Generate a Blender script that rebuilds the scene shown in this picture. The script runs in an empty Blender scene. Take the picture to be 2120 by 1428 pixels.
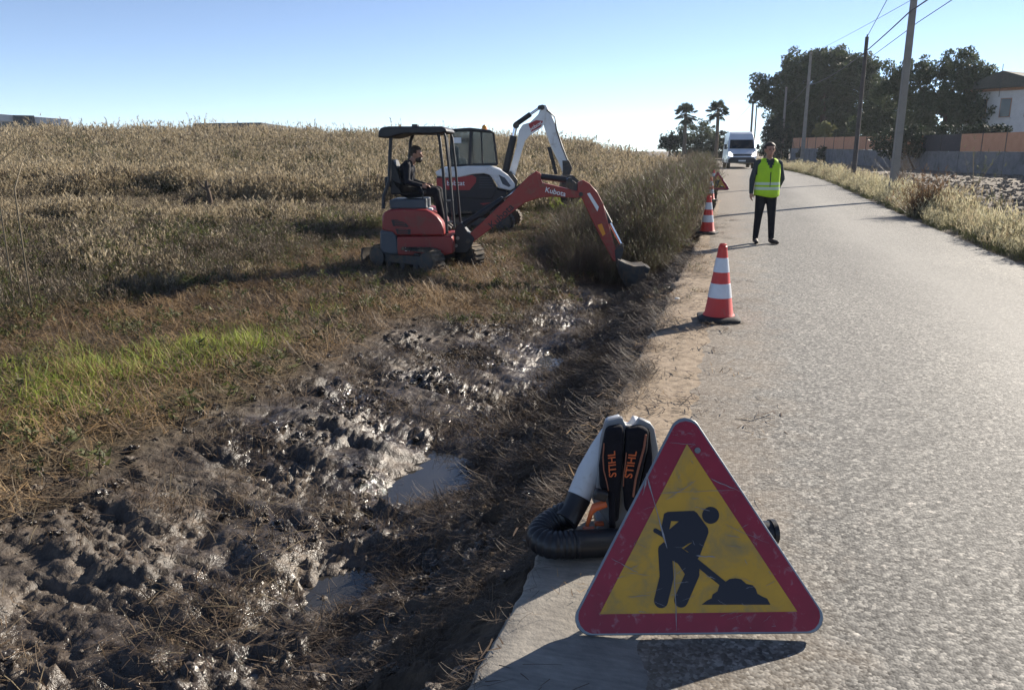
import bpy, bmesh, math, random
import numpy as np
from mathutils import Vector, Matrix, Euler

# ------------------------------------------------------------------ camera, sky, sun, exposure
SC = bpy.context.scene
COL = SC.collection
F, CX, CY, H = 1650.0, 1060.0, 714.0, 1.65          # focal length and centre in photo pixels, eye height in m
PITCH = math.atan(404 / F)
YAW = math.atan(480 / math.hypot(404, F))
FW = np.array([-math.sin(YAW) * math.cos(PITCH), math.cos(YAW) * math.cos(PITCH), -math.sin(PITCH)])
RT = np.array([math.cos(YAW), math.sin(YAW), 0.0])
UP = np.cross(RT, FW)
EYE = np.array([0, 0, H])
cam_d = bpy.data.cameras.new('camera'); cam = bpy.data.objects.new('camera', cam_d); COL.objects.link(cam)
cam_d.sensor_width = 36; cam_d.lens = F / 2120 * 36; cam_d.clip_start = 0.05; cam_d.clip_end = 3000
m4 = Matrix.Identity(4)
for i in range(3):
    m4[i][0] = RT[i]; m4[i][1] = UP[i]; m4[i][2] = -FW[i]; m4[i][3] = EYE[i]
cam.matrix_world = m4
SC.camera = cam

SUN_AZ = math.atan2(0.57, 0.82)     # from +Y (along the road) towards +X
SUN_EL = math.radians(25.5)
W = bpy.data.worlds.new('World'); SC.world = W; W.use_nodes = True
wn = W.node_tree.nodes; wl = W.node_tree.links
bg = wn['Background']; bg.inputs[1].default_value = 0.088
sky = wn.new('ShaderNodeTexSky'); sky.sky_type = 'NISHITA'; sky.sun_disc = False
sky.sun_elevation = SUN_EL; sky.sun_rotation = SUN_AZ
sky.air_density = 0.5; sky.dust_density = 0.0; sky.ozone_density = 2.3; sky.altitude = 0
hsv = wn.new('ShaderNodeHueSaturation'); hsv.inputs['Saturation'].default_value = 0.88
wl.new(sky.outputs[0], hsv.inputs['Color']); wl.new(hsv.outputs[0], bg.inputs[0])
sd = bpy.data.lights.new('sun', 'SUN'); sd.energy = 5.0; sd.angle = math.radians(0.55); sd.color = (1.0, 0.91, 0.78)
sun = bpy.data.objects.new('sun', sd); COL.objects.link(sun)
sdir = Vector((math.sin(SUN_AZ) * math.cos(SUN_EL), math.cos(SUN_AZ) * math.cos(SUN_EL), math.sin(SUN_EL)))
sun.rotation_euler = (-sdir).to_track_quat('-Z', 'Y').to_euler(); sun.location = (20, 30, 30)
SC.view_settings.view_transform = 'Standard'; SC.view_settings.look = 'None'
SC.view_settings.gamma = 1.0; SC.view_settings.use_curve_mapping = False
SC.view_settings.exposure = 1.05
SC.render.engine = 'CYCLES'
SC.cycles.max_bounces = 6; SC.cycles.transparent_max_bounces = 8
SC.cycles.use_denoising = True

# ------------------------------------------------------------------ photo pixel -> place
def ray(x, y): return FW * F + RT * (x - CX) + UP * (CY - y)
def G(x, y, z=0.0):                     # where the pixel's ray meets the level z
    d = ray(x, y); t = (z - H) / d[2]; return EYE + t * d
def D(x, y, dep):                       # point on the pixel's ray at a known depth
    return EYE + ray(x, y) * (dep / F)
class Plane:                            # upright plane through o along xdir: pixel -> (u, w) in metres
    def __init__(s, o, xdir):
        s.o = np.array(o, float); s.x = np.array([xdir[0], xdir[1], 0.0]); s.x /= np.linalg.norm(s.x)
        s.n = np.array([-s.x[1], s.x[0], 0.0])
    def __call__(s, px, py):
        d = ray(px, py); t = ((s.o - EYE) @ s.n) / (d @ s.n); p = EYE + t * d - s.o
        return (p @ s.x, p[2])
    def poly(s, pts): return [s(*p) for p in pts]

# ------------------------------------------------------------------ noise (numpy)
def _h(ix, iy, seed):
    n = (ix.astype(np.int64) * 374761393 + iy.astype(np.int64) * 668265263 + seed * 1442695041) & 0xffffffff
    n = ((n ^ (n >> 13)) * 1274126177) & 0xffffffff
    n = n ^ (n >> 16)
    return (n & 0xffff) / 65535.0 * 2 * np.pi
def perlin(x, y, seed=0):
    x = np.asarray(x, float); y = np.asarray(y, float)
    x0 = np.floor(x); y0 = np.floor(y); fx = x - x0; fy = y - y0
    def g(dx, dy):
        a = _h(x0 + dx, y0 + dy, seed); return np.cos(a) * (fx - dx) + np.sin(a) * (fy - dy)
    u = fx * fx * fx * (fx * (fx * 6 - 15) + 10); v = fy * fy * fy * (fy * (fy * 6 - 15) + 10)
    a = g(0, 0) * (1 - u) + g(1, 0) * u; b = g(0, 1) * (1 - u) + g(1, 1) * u
    return (a * (1 - v) + b * v) * 1.5
def fbm(x, y, o=4, seed=0, gain=0.5):
    s = 0; a = 1; f = 1; t = 0
    for i in range(o):
        s = s + a * perlin(x * f, y * f, seed + i * 17); t += a; a *= gain; f *= 2.03
    return s / t
def sst(a, b, x):
    t = np.clip((np.asarray(x, float) - a) / (b - a), 0, 1); return t * t * (3 - 2 * t)

# ------------------------------------------------------------------ the lie of the land
def rise(Y): return 0.27 * sst(20, 60, Y) + 0.3 * sst(60, 110, Y)
def shift(Y):                            # the road bends left beyond 35 m
    Y = np.asarray(Y, float); a = np.clip(Y, 35, 80)
    return -0.0022 * (a - 35) ** 2 - 0.198 * np.clip(Y - 80, 0, None)
def edge_l(Y): return -0.28 - 0.37 * sst(9.5, 17, Y) - 0.25 * sst(20, 36, Y)
PX = np.array([-400, -8, -6.0, -5.0, -4.5, -4.15, -3.9, -3.4, -2.9, -2.4, -2.1, -1.85, -1.65, -1.45, -1.15, -0.88, -0.76, -0.66, -0.5])
PZ = np.array([-.26, -.26, -.27, -.26, -.25, -.28, -.36, -.45, -.53, -.615, -.655, -.66, -.62, -.53, -.34, -.15, -.07, -.09, -.13])
def mudmask(X, Y):
    wob = 0.35 * fbm(X * 0.9 + 7, Y * 0.9, 3, 5)
    a = sst(-4.35, -4.0, X + wob) * sst(-0.85, -1.2, X + 0.25 * wob)
    far = sst(13.8, 12.2, Y + wob * 2)
    near_far = sst(-4.2 , -3.2, X + wob - 0.14 * np.clip(Y - 8.2, 0, None))
    return a * far * near_far
def land(Xr, Y, detail=True):
    Xr = np.asarray(Xr, float); Y = np.asarray(Y, float)
    wob = (0.10 * perlin(Y * 0.55, Xr * 0 + 3, 2) + 0.05 * perlin(Y * 1.7, Xr * 0.5, 3)) * sst(-0.72, -1.3, Xr)
    z = np.interp(Xr + wob, PX, PZ)
    fill = sst(13.2, 15.5, Y) * 0.55                       # the ditch is not dug out beyond the bucket
    z = np.where(Xr > -4.5, z + (np.clip(-0.22 - z, 0, None)) * fill, z)
    q = -Xr
    z = z + 0.85 * sst(5, 45, q) + 1.75 * sst(20, 70, Y) * sst(3, 13, q) + rise(Y) * sst(6, 1, q)
    z = z - 3.0 * sst(90, 300, np.hypot(Xr, Y)) * sst(20, 60, q)
    if detail:
        m = mudmask(Xr, Y)
        fld = sst(-4.0, -4.6, Xr)
        n1 = fbm(Xr * 1.1, Y * 1.1, 3, 11)
        z = z + 0.10 * n1 * m
        smooth = sst(-0.10, 0.12, fbm(Xr * 0.9 + 3, Y * 1.1, 3, 23))          # scraped, flatter patches
        st = fbm(Xr * 1.1 + 0.6 * n1, Y * 5.5 + 1.5 * n1, 3, 31)            # bucket drags across the ditch
        z = z + m * 0.06 * (1 - 2 * np.abs(st)) * (0.55 + 0.45 * smooth) - m * 0.02
        wx = Xr + 0.10 * fbm(Xr * 3, Y * 3, 3, 39); wy = Y + 0.10 * fbm(Xr * 3 + 9, Y * 3, 3, 40)
        rid = 1 - 2 * np.abs(fbm(wx * 3.0, wy * 6.5, 4, 41, 0.62)); rid2 = 1 - 2 * np.abs(fbm(wx * 9, wy * 15, 3, 43, 0.65))
        rough = (1 - 0.82 * smooth)
        lump = 0.25 + 1.1 * sst(-0.25, 0.35, fbm(Xr * 1.7 + 4, Y * 1.7, 3, 44))
        z = z + m * rough * lump * (0.062 * (rid - 0.5) + 0.020 * (rid2 - 0.5)) + m * 0.05 * sst(0.0, 0.12, fbm(wx * 1.6, wy * 2.4 + 5, 3, 37)) * (1 - 0.5 * smooth)
        z = z + m * 0.052 * fbm(wx * 13, wy * 22, 4, 47, 0.78) * (0.15 + 0.85 * rough) + m * 0.007 * fbm(wx * 12, wy * 60, 3, 48)
        for cx_, cy_, rx, ry, dp in ((-2.0, 5.0, .34, .5, .07), (-1.95, 11.2, .4, .8, .07), (-1.95, 3.5, .22, .3, .05), (-1.9, 8.2, .25, .6, .05)):
            z = z - dp * np.exp(-(((Xr - cx_) / rx) ** 2 + ((Y - cy_) / ry) ** 2) ** 2)
        bank = sst(-1.75, -1.45, Xr) * sst(-0.74, -0.86, Xr)
        z = z + bank * (0.07 * fbm(Xr * 2.2, Y * 5, 3, 51) + 0.05 * fbm(Xr * 9, Y * 12, 3, 53, 0.7))
        z = z + (1 - m) * sst(-1.9, -2.4, Xr) * (0.07 * fld * fbm(Xr * 0.9, Y * 0.9, 3, 61) + 0.045 * fbm(Xr * 4, Y * 4, 4, 63, 0.65) * sst(40, 15, Y))
    return z
def landw(X, Y, detail=True): return land(np.asarray(X) - shift(Y), Y, detail)
def land_r(Xr, Y, detail=True):                            # right of the road
    z = np.interp(Xr, [3.8, 4.1, 4.6, 5.5, 7, 400], [-.05, -.03, -.05, -.14, -.16, -.1]) + rise(Y)
    if detail:
        z = z + 0.03 * fbm(Xr * 3, Y * 3, 3, 71) * sst(4.05, 4.3, Xr)
        pl = sst(5.6, 6.4, Xr) * sst(60, 50, Y)
        z = z + pl * (0.22 * np.abs(fbm(Xr * 2.6, Y * 2.6, 4, 73, 0.65)) + 0.05 * np.sin(Xr * 9 + 2 * perlin(Xr, Y, 4)))
    return z
def ground_at(X, Y):
    xr = X - shift(Y)
    return np.where(xr < -0.7, land(xr, Y), np.where(xr > 4.06, land_r(xr, Y), rise(Y)))

# ------------------------------------------------------------------ mesh helpers
class MB:
    def __init__(s): s.v = []; s.f = []; s.m = []
    def add(s, vs, fs, m=0):
        o = len(s.v); s.v += [tuple(map(float, v)) for v in vs]
        s.f += [tuple(i + o for i in f) for f in fs]; s.m += [m] * len(fs); return s
    def box(s, c, d, rot=None, m=0):
        x, y, z = d[0] / 2, d[1] / 2, d[2] / 2
        vs = [Vector((a * x, b * y, e * z)) for e in (-1, 1) for b in (-1, 1) for a in (-1, 1)]
        if rot is not None: vs = [rot @ v for v in vs]
        vs = [v + Vector(c) for v in vs]
        return s.add(vs, [(0, 2, 3, 1), (4, 5, 7, 6), (0, 1, 5, 4), (2, 6, 7, 3), (0, 4, 6, 2), (1, 3, 7, 5)], m)
    def prism(s, poly, y0, y1, m=0, frame=None):           # poly in (x, z), pushed along y
        n = len(poly)
        a = sum(poly[i][0] * poly[(i + 1) % n][1] - poly[(i + 1) % n][0] * poly[i][1] for i in range(n))
        if a < 0: poly = poly[::-1]
        vs = [(p[0], y0, p[1]) for p in poly] + [(p[0], y1, p[1]) for p in poly]
        if frame is not None: vs = [frame(*v) for v in vs]
        fs = [tuple(range(n)), tuple(range(2 * n - 1, n - 1, -1))]
        fs += [(i, i + n, (i + 1) % n + n, (i + 1) % n) for i in range(n)]
        return s.add(vs, fs, m)
    def tube(s, pts, rad, n=10, caps=True, m=0, sq=None):
        pts = [Vector(p) for p in pts]; k = len(pts)
        if not hasattr(rad, '__len__'): rad = [rad] * k
        vs = []; prev = None
        for i, p in enumerate(pts):
            d = (pts[min(i + 1, k - 1)] - pts[max(i - 1, 0)]).normalized()
            if prev is None:
                ref = Vector((0, 0, 1)) if abs(d.z) < 0.9 else Vector((0, 1, 0))
                a = d.cross(ref).normalized()
            else:
                a = (prev - d * prev.dot(d)).normalized()
            prev = a; b = d.cross(a)
            for j in range(n):
                t = 2 * math.pi * (j + 0.5) / n
                vs.append(p + (a * math.cos(t) + b * math.sin(t)) * rad[i])
        fs = [(i * n + j, (i + 1) * n + j, (i + 1) * n + (j + 1) % n, i * n + (j + 1) % n) for i in range(k - 1) for j in range(n)]
        fs = [f[::-1] for f in fs]
        if caps: fs += [tuple(range(n)), tuple(range(k * n - 1, (k - 1) * n - 1, -1))]
        return s.add(vs, fs, m)
    def cyl(s, p0, p1, r0, r1=None, n=14, m=0): return s.tube([p0, p1], [r0, r0 if r1 is None else r1], n, True, m)
    def sphere(s, c, r, nu=14, nv=9, m=0, rot=None):
        if not hasattr(r, '__len__'): r = (r, r, r)
        vs = []; fs = []
        for i in range(nv + 1):
            th = math.pi * i / nv
            for j in range(nu):
                ph = 2 * math.pi * j / nu
                v = Vector((r[0] * math.sin(th) * math.cos(ph), r[1] * math.sin(th) * math.sin(ph), r[2] * math.cos(th)))
                if rot is not None: v = rot @ v
                vs.append(v + Vector(c))
        for i in range(nv):
            for j in range(nu):
                a, b, d, e = i * nu + j, i * nu + (j + 1) % nu, (i + 1) * nu + (j + 1) % nu, (i + 1) * nu + j
                if i == 0: fs.append((a, e, d))
                elif i == nv - 1: fs.append((a, d, b))
                else: fs.append((a, e, d, b))
        return s.add(vs, fs, m)
    def lathe(s, prof, n=24, c=(0, 0, 0), m=0):
        vs = [(c[0] + r * math.cos(2 * math.pi * j / n), c[1] + r * math.sin(2 * math.pi * j / n), c[2] + z) for r, z in prof for j in range(n)]
        fs = [(i * n + j, i * n + (j + 1) % n, (i + 1) * n + (j + 1) % n, (i + 1) * n + j) for i in range(len(prof) - 1) for j in range(n)]
        return s.add(vs, fs, m)
    def build(s, name, mat, parent=None, smooth=None, bevel=0, seg=2, loc=None, rot=None):
        me = bpy.data.meshes.new(name); me.from_pydata(s.v, [], s.f)
        for mm in (mat if isinstance(mat, (list, tuple)) else [mat]): me.materials.append(mm)
        if any(s.m): me.polygons.foreach_set('material_index', s.m)
        me.update()
        if smooth is not None:
            me.polygons.foreach_set('use_smooth', [True] * len(me.polygons))
            me.set_sharp_from_angle(angle=math.radians(smooth))
        o = bpy.data.objects.new(name, me); COL.objects.link(o)
        if parent is not None: o.parent = parent
        if loc is not None: o.location = loc
        if rot is not None: o.rotation_euler = rot
        if bevel:
            b = o.modifiers.new('bevel', 'BEVEL'); b.width = bevel; b.segments = seg; b.limit_method = 'ANGLE'; b.angle_limit = math.radians(35)
            if smooth is None:
                me.polygons.foreach_set('use_smooth', [True] * len(me.polygons)); me.set_sharp_from_angle(angle=math.radians(50))
        return o
def tag(o, label=None, cat=None, group=None, kind=None):
    if label: o['label'] = label
    if cat: o['category'] = cat
    if group: o['group'] = group
    if kind: o['kind'] = kind
    return o
def thing(name, label, cat, loc=(0, 0, 0), rz=0.0, group=None):
    o = bpy.data.objects.new(name, None); COL.objects.link(o); o.empty_display_size = 0.2
    o.location = tuple(float(c) for c in loc); o.rotation_euler = (0, 0, rz); return tag(o, label, cat, group)
def copy_tree(o, parent=None):
    c = o.copy(); COL.objects.link(c); c.parent = parent
    for ch in list(o.children): copy_tree(ch, c)
    return c
def np_mesh(name, V, quads=None, tris=None, mats=(), midx=None, smooth=False):
    me = bpy.data.meshes.new(name)
    nq = 0 if quads is None else len(quads); nt = 0 if tris is None else len(tris)
    me.vertices.add(len(V)); me.vertices.foreach_set('co', np.asarray(V, np.float32).ravel())
    loops = np.concatenate([np.asarray(a, np.int32).ravel() for a in (quads, tris) if a is not None and len(a)])
    me.loops.add(len(loops)); me.loops.foreach_set('vertex_index', loops)
    st = np.concatenate([np.arange(nq) * 4, nq * 4 + np.arange(nt) * 3]).astype(np.int32)
    me.polygons.add(nq + nt); me.polygons.foreach_set('loop_start', st)
    for m in mats: me.materials.append(m)
    if midx is not None: me.polygons.foreach_set('material_index', np.asarray(midx, np.int32))
    if smooth: me.polygons.foreach_set('use_smooth', np.ones(nq + nt, bool))
    me.update(calc_edges=True); me.validate()
    return me
def link(name, me, parent=None):
    o = bpy.data.objects.new(name, me); COL.objects.link(o)
    if parent is not None: o.parent = parent
    return o
def text(name, body, size, mat, parent, mtx, extrude=0.002, shear=0.0, align='CENTER', sx=1.0):
    c = bpy.data.curves.new(name, 'FONT'); c.body = body; c.size = size; c.extrude = extrude; c.shear = shear
    c.align_x = align; c.align_y = 'CENTER'; c.offset = size * 0.012
    t = bpy.data.objects.new(name, c); COL.objects.link(t)
    dg = bpy.context.evaluated_depsgraph_get()
    me = bpy.data.meshes.new_from_object(t.evaluated_get(dg)); bpy.data.objects.remove(t); bpy.data.curves.remove(c)
    me.materials.clear(); me.materials.append(mat)
    o = link(name, me, parent); o.matrix_local = mtx @ Matrix.Diagonal((sx, 1, 1, 1)); return o

# ------------------------------------------------------------------ materials
def _nt(name):
    m = bpy.data.materials.new(name); m.use_nodes = True
    nt = m.node_tree; return m, nt, nt.nodes, nt.links, nt.nodes['Principled BSDF']
def ramp(nodes, stops):
    r = nodes.new('ShaderNodeValToRGB'); el = r.color_ramp.elements
    while len(el) > 1: el.remove(el[-1])
    el[0].position = stops[0][0]; el[0].color = (*stops[0][1], 1) if hasattr(stops[0][1], '__len__') else (stops[0][1],) * 3 + (1,)
    for p, c in stops[1:]:
        e = el.new(p); e.color = (*c, 1) if hasattr(c, '__len__') else (c, c, c, 1)
    return r
def noise(nodes, links, scale, detail=4, rough=0.55, vec=None, dist=0.0):
    n = nodes.new('ShaderNodeTexNoise'); n.inputs['Scale'].default_value = scale; n.inputs['Detail'].default_value = detail
    n.inputs['Roughness'].default_value = rough; n.inputs['Distortion'].default_value = dist
    if vec is not None: links.new(vec, n.inputs['Vector'])
    return n
def pm(name, c1, c2=None, scale=6, rough=0.6, metal=0.0, bump=0.0, bscale=40, spec=0.5, dirt=None, dscale=3, damt=0.5, coat=0.0, rvar=0.0):
    m, nt, N, L, P = _nt(name)
    tc = N.new('ShaderNodeTexCoord').outputs['Object']
    P.inputs['Roughness'].default_value = rough; P.inputs['Metallic'].default_value = metal
    P.inputs['Specular IOR Level'].default_value = spec; P.inputs['Coat Weight'].default_value = coat
    out = None
    if c2 is not None:
        n = noise(N, L, scale, 5, 0.6, tc)
        r = ramp(N, [(0.32, c1), (0.68, c2)]); L.new(n.outputs['Fac'], r.inputs[0]); out = r.outputs[0]
    if dirt is not None:
        n2 = noise(N, L, dscale, 6, 0.65, tc, 0.6)
        rr = ramp(N, [(0.62 - damt * 0.35, 0.0), (0.85 - damt * 0.3, 1.0)]); L.new(n2.outputs['Fac'], rr.inputs[0])
        mx = N.new('ShaderNodeMix'); mx.data_type = 'RGBA'
        L.new(rr.outputs[0], mx.inputs[0])
        if out is not None: L.new(out, mx.inputs[6])
        else: mx.inputs[6].default_value = (*c1, 1)
        mx.inputs[7].default_value = (*dirt, 1); out = mx.outputs[2]
        ro = N.new('ShaderNodeMapRange'); L.new(rr.outputs[0], ro.inputs[0]); ro.inputs[3].default_value = rough; ro.inputs[4].default_value = 0.9
        L.new(ro.outputs[0], P.inputs['Roughness'])
    if out is not None: L.new(out, P.inputs['Base Color'])
    else: P.inputs['Base Color'].default_value = (*c1, 1)
    if bump:
        nb = noise(N, L, bscale, 5, 0.6, tc); b = N.new('ShaderNodeBump'); b.inputs['Strength'].default_value = bump
        b.inputs['Distance'].default_value = 0.02; L.new(nb.outputs['Fac'], b.inputs['Height']); L.new(b.outputs[0], P.inputs['Normal'])
    return m
def leafm(name, cols, transl=0.35, rough=0.6, spec=0.3):
    m, nt, N, L, P = _nt(name)
    oi = N.new('ShaderNodeObjectInfo'); ge = N.new('ShaderNodeNewGeometry')
    a = N.new('ShaderNodeMath'); a.operation = 'MULTIPLY_ADD'; L.new(oi.outputs['Random'], a.inputs[0]); a.inputs[1].default_value = 0.55
    b = N.new('ShaderNodeMath'); b.operation = 'MULTIPLY'; L.new(ge.outputs['Random Per Island'], b.inputs[0]); b.inputs[1].default_value = 0.45
    L.new(b.outputs[0], a.inputs[2])
    k = len(cols); r = ramp(N, [((i + 0.5) / k, c) for i, c in enumerate(cols)]); L.new(a.outputs[0], r.inputs[0])
    L.new(r.outputs[0], P.inputs['Base Color']); P.inputs['Roughness'].default_value = rough; P.inputs['Specular IOR Level'].default_value = spec
    t = N.new('ShaderNodeBsdfTranslucent'); L.new(r.outputs[0], t.inputs['Color'])
    mx = N.new('ShaderNodeMixShader'); mx.inputs[0].default_value = transl
    L.new(P.outputs[0], mx.inputs[1]); L.new(t.outputs[0], mx.inputs[2])
    L.new(mx.outputs[0], N['Material Output'].inputs[0]); return m
def glassm(name, tint=(0.02, 0.025, 0.03), rough=0.05, alpha=0.35):
    m, nt, N, L, P = _nt(name)
    P.inputs['Base Color'].default_value = (*tint, 1); P.inputs['Roughness'].default_value = rough
    tr = N.new('ShaderNodeBsdfTransparent'); mx = N.new('ShaderNodeMixShader'); mx.inputs[0].default_value = alpha
    L.new(tr.outputs[0], mx.inputs[1]); L.new(P.outputs[0], mx.inputs[2]); L.new(mx.outputs[0], N['Material Output'].inputs[0]); return m
def emitm(name, col, st):
    m, nt, N, L, P = _nt(name); P.inputs['Base Color'].default_value = (*col, 1)
    P.inputs['Emission Color'].default_value = (*col, 1); P.inputs['Emission Strength'].default_value = st; return m

M = {}
M['red'] = pm('machine_red', (0.26, 0.026, 0.024), (0.22, 0.023, 0.022), 3, 0.38, spec=0.5, dirt=(0.16, 0.10, 0.07), dscale=5, damt=0.25)
M['red_boom'] = pm('boom_red', (0.33, 0.04, 0.028), (0.28, 0.036, 0.027), 4, 0.42, dirt=(0.20, 0.12, 0.08), dscale=7, damt=0.3)
M['black_metal'] = pm('black_metal', (0.014, 0.015, 0.018), (0.022, 0.022, 0.025), 5, 0.5, bump=0.1)
M['black_plastic'] = pm('black_plastic', (0.016, 0.016, 0.019), None, rough=0.5, bump=0.05, bscale=90)
M['rubber'] = pm('track_rubber', (0.018, 0.017, 0.016), (0.03, 0.027, 0.024), 6, 0.85, dirt=(0.20, 0.15, 0.10), dscale=6, damt=0.6)
M['steel'] = pm('worn_steel', (0.32, 0.31, 0.29), (0.2, 0.18, 0.16), 8, 0.38, metal=0.8)
M['chrome'] = pm('rod_chrome', (0.75, 0.75, 0.76), None, rough=0.16, metal=1.0)
M['dark_steel'] = pm('dark_steel', (0.045, 0.045, 0.05), (0.07, 0.065, 0.06), 9, 0.55, metal=0.3, dirt=(0.16, 0.12, 0.08), dscale=8, damt=0.45)
M['grey_plastic'] = pm('grey_plastic', (0.055, 0.065, 0.08), (0.07, 0.08, 0.095), 4, 0.5)
M['mach_white'] = pm('machine_white', (0.74, 0.74, 0.73), (0.66, 0.66, 0.65), 3, 0.35, dirt=(0.4, 0.34, 0.27), dscale=4, damt=0.2)
M['orange'] = pm('orange_lettering', (0.62, 0.13, 0.04), None, rough=0.5)
M['white_paint'] = pm('white_paint', (0.78, 0.78, 0.77), None, rough=0.5)
M['decal_red'] = pm('decal_red', (0.34, 0.03, 0.03), None, rough=0.45)
M['glass'] = glassm('cab_glass', (0.10, 0.13, 0.13), 0.04, 0.42)
M['windscreen'] = pm('windscreen_glass', (0.012, 0.016, 0.022), None, rough=0.12, spec=0.3)
M['beacon'] = pm('amber_beacon', (0.75, 0.28, 0.03), None, rough=0.25)

# ------------------------------------------------------------------ ground materials
def mapping(N, L, src, scale=(1, 1, 1), rot=(0, 0, 0)):
    mp = N.new('ShaderNodeMapping'); mp.inputs['Scale'].default_value = scale; mp.inputs['Rotation'].default_value = rot
    L.new(src, mp.inputs[0]); return mp.outputs[0]
def mixc(N, L, fac, a, b, mode='MIX'):
    mx = N.new('ShaderNodeMix'); mx.data_type = 'RGBA'; mx.blend_type = mode
    for s, v in ((0, fac), (6, a), (7, b)):
        if hasattr(v, 'links') or hasattr(v, 'is_linked'): L.new(v, mx.inputs[s])
        elif s == 0: mx.inputs[0].default_value = v
        else: mx.inputs[s].default_value = (*v, 1)
    return mx.outputs[2]
def math_(N, L, op, a, b=None, c=None, clamp=False):
    n = N.new('ShaderNodeMath'); n.operation = op; n.use_clamp = clamp
    for i, v in enumerate((a, b, c)):
        if v is None: continue
        if isinstance(v, (int, float)): n.inputs[i].default_value = v
        else: L.new(v, n.inputs[i])
    return n.outputs[0]

def make_land_mat():
    m, nt, N, L, P = _nt('soil_and_mud')
    at = N.new('ShaderNodeAttribute'); at.attribute_name = 'zone'
    sp = N.new('ShaderNodeSeparateColor'); L.new(at.outputs['Color'], sp.inputs[0])
    mud, wet, green = sp.outputs[0], sp.outputs[1], sp.outputs[2]
    pos = N.new('ShaderNodeNewGeometry').outputs['Position']
    n1 = noise(N, L, 1.6, 6, 0.6, pos); n2 = noise(N, L, 14, 5, 0.65, pos); n3 = noise(N, L, 70, 4, 0.6, pos)
    r1 = ramp(N, [(0.3, (0.034, 0.028, 0.024)), (0.5, (0.072, 0.060, 0.049)), (0.68, (0.135, 0.111, 0.088))]); L.new(n1.outputs[0], r1.inputs[0])
    r2 = ramp(N, [(0.3, (0.35, 0.33, 0.32)), (0.52, (0.9, 0.87, 0.84)), (0.72, (1.6, 1.5, 1.38))]); L.new(n2.outputs[0], r2.inputs[0])
    mudc = mixc(N, L, 1.0, r1.outputs[0], r2.outputs[0], 'MULTIPLY')
    n1b = noise(N, L, 0.9, 5, 0.6, pos); n4 = noise(N, L, 9, 6, 0.7, pos)
    r3 = ramp(N, [(0.3, (0.035, 0.025, 0.018)), (0.5, (0.075, 0.053, 0.035)), (0.7, (0.13, 0.092, 0.058))]); L.new(n4.outputs[0], r3.inputs[0])
    r4 = ramp(N, [(0.35, (0.75, 0.75, 0.75)), (0.65, (1.15, 1.1, 1.05))]); L.new(n1b.outputs[0], r4.inputs[0])
    soil = mixc(N, L, 1.0, r3.outputs[0], r4.outputs[0], 'MULTIPLY')
    soil = mixc(N, L, green, soil, (0.075, 0.095, 0.03))
    c = mixc(N, L, mud, soil, mudc); L.new(c, P.inputs['Base Color'])
    rr = ramp(N, [(0.30, 0.16), (0.5, 0.44), (0.66, 0.68)]); L.new(n1.outputs[0], rr.inputs[0])
    rr2 = math_(N, L, 'MULTIPLY_ADD', n3.outputs[0], 0.35, -0.12)
    mr = math_(N, L, 'ADD', rr.outputs[0], rr2, clamp=True)
    mr = math_(N, L, 'MULTIPLY_ADD', wet, -0.28, mr, True); mr = math_(N, L, 'MAXIMUM', mr, 0.07)
    mxr = N.new('ShaderNodeMix'); L.new(mud, mxr.inputs[0]); mxr.inputs[2].default_value = 0.92; L.new(mr, mxr.inputs[3]); L.new(mxr.outputs[0], P.inputs['Roughness'])
    mxs = N.new('ShaderNodeMix'); L.new(mud, mxs.inputs[0]); mxs.inputs[2].default_value = 0.2; mxs.inputs[3].default_value = 0.5; L.new(mxs.outputs[0], P.inputs['Specular IOR Level'])
    hb = math_(N, L, 'MULTIPLY_ADD', n3.outputs[0], 0.3, n2.outputs[0])
    b = N.new('ShaderNodeBump'); b.inputs['Strength'].default_value = 0.65; b.inputs['Distance'].default_value = 0.03
    L.new(hb, b.inputs['Height']); L.new(b.outputs[0], P.inputs['Normal'])
    return m
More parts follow.
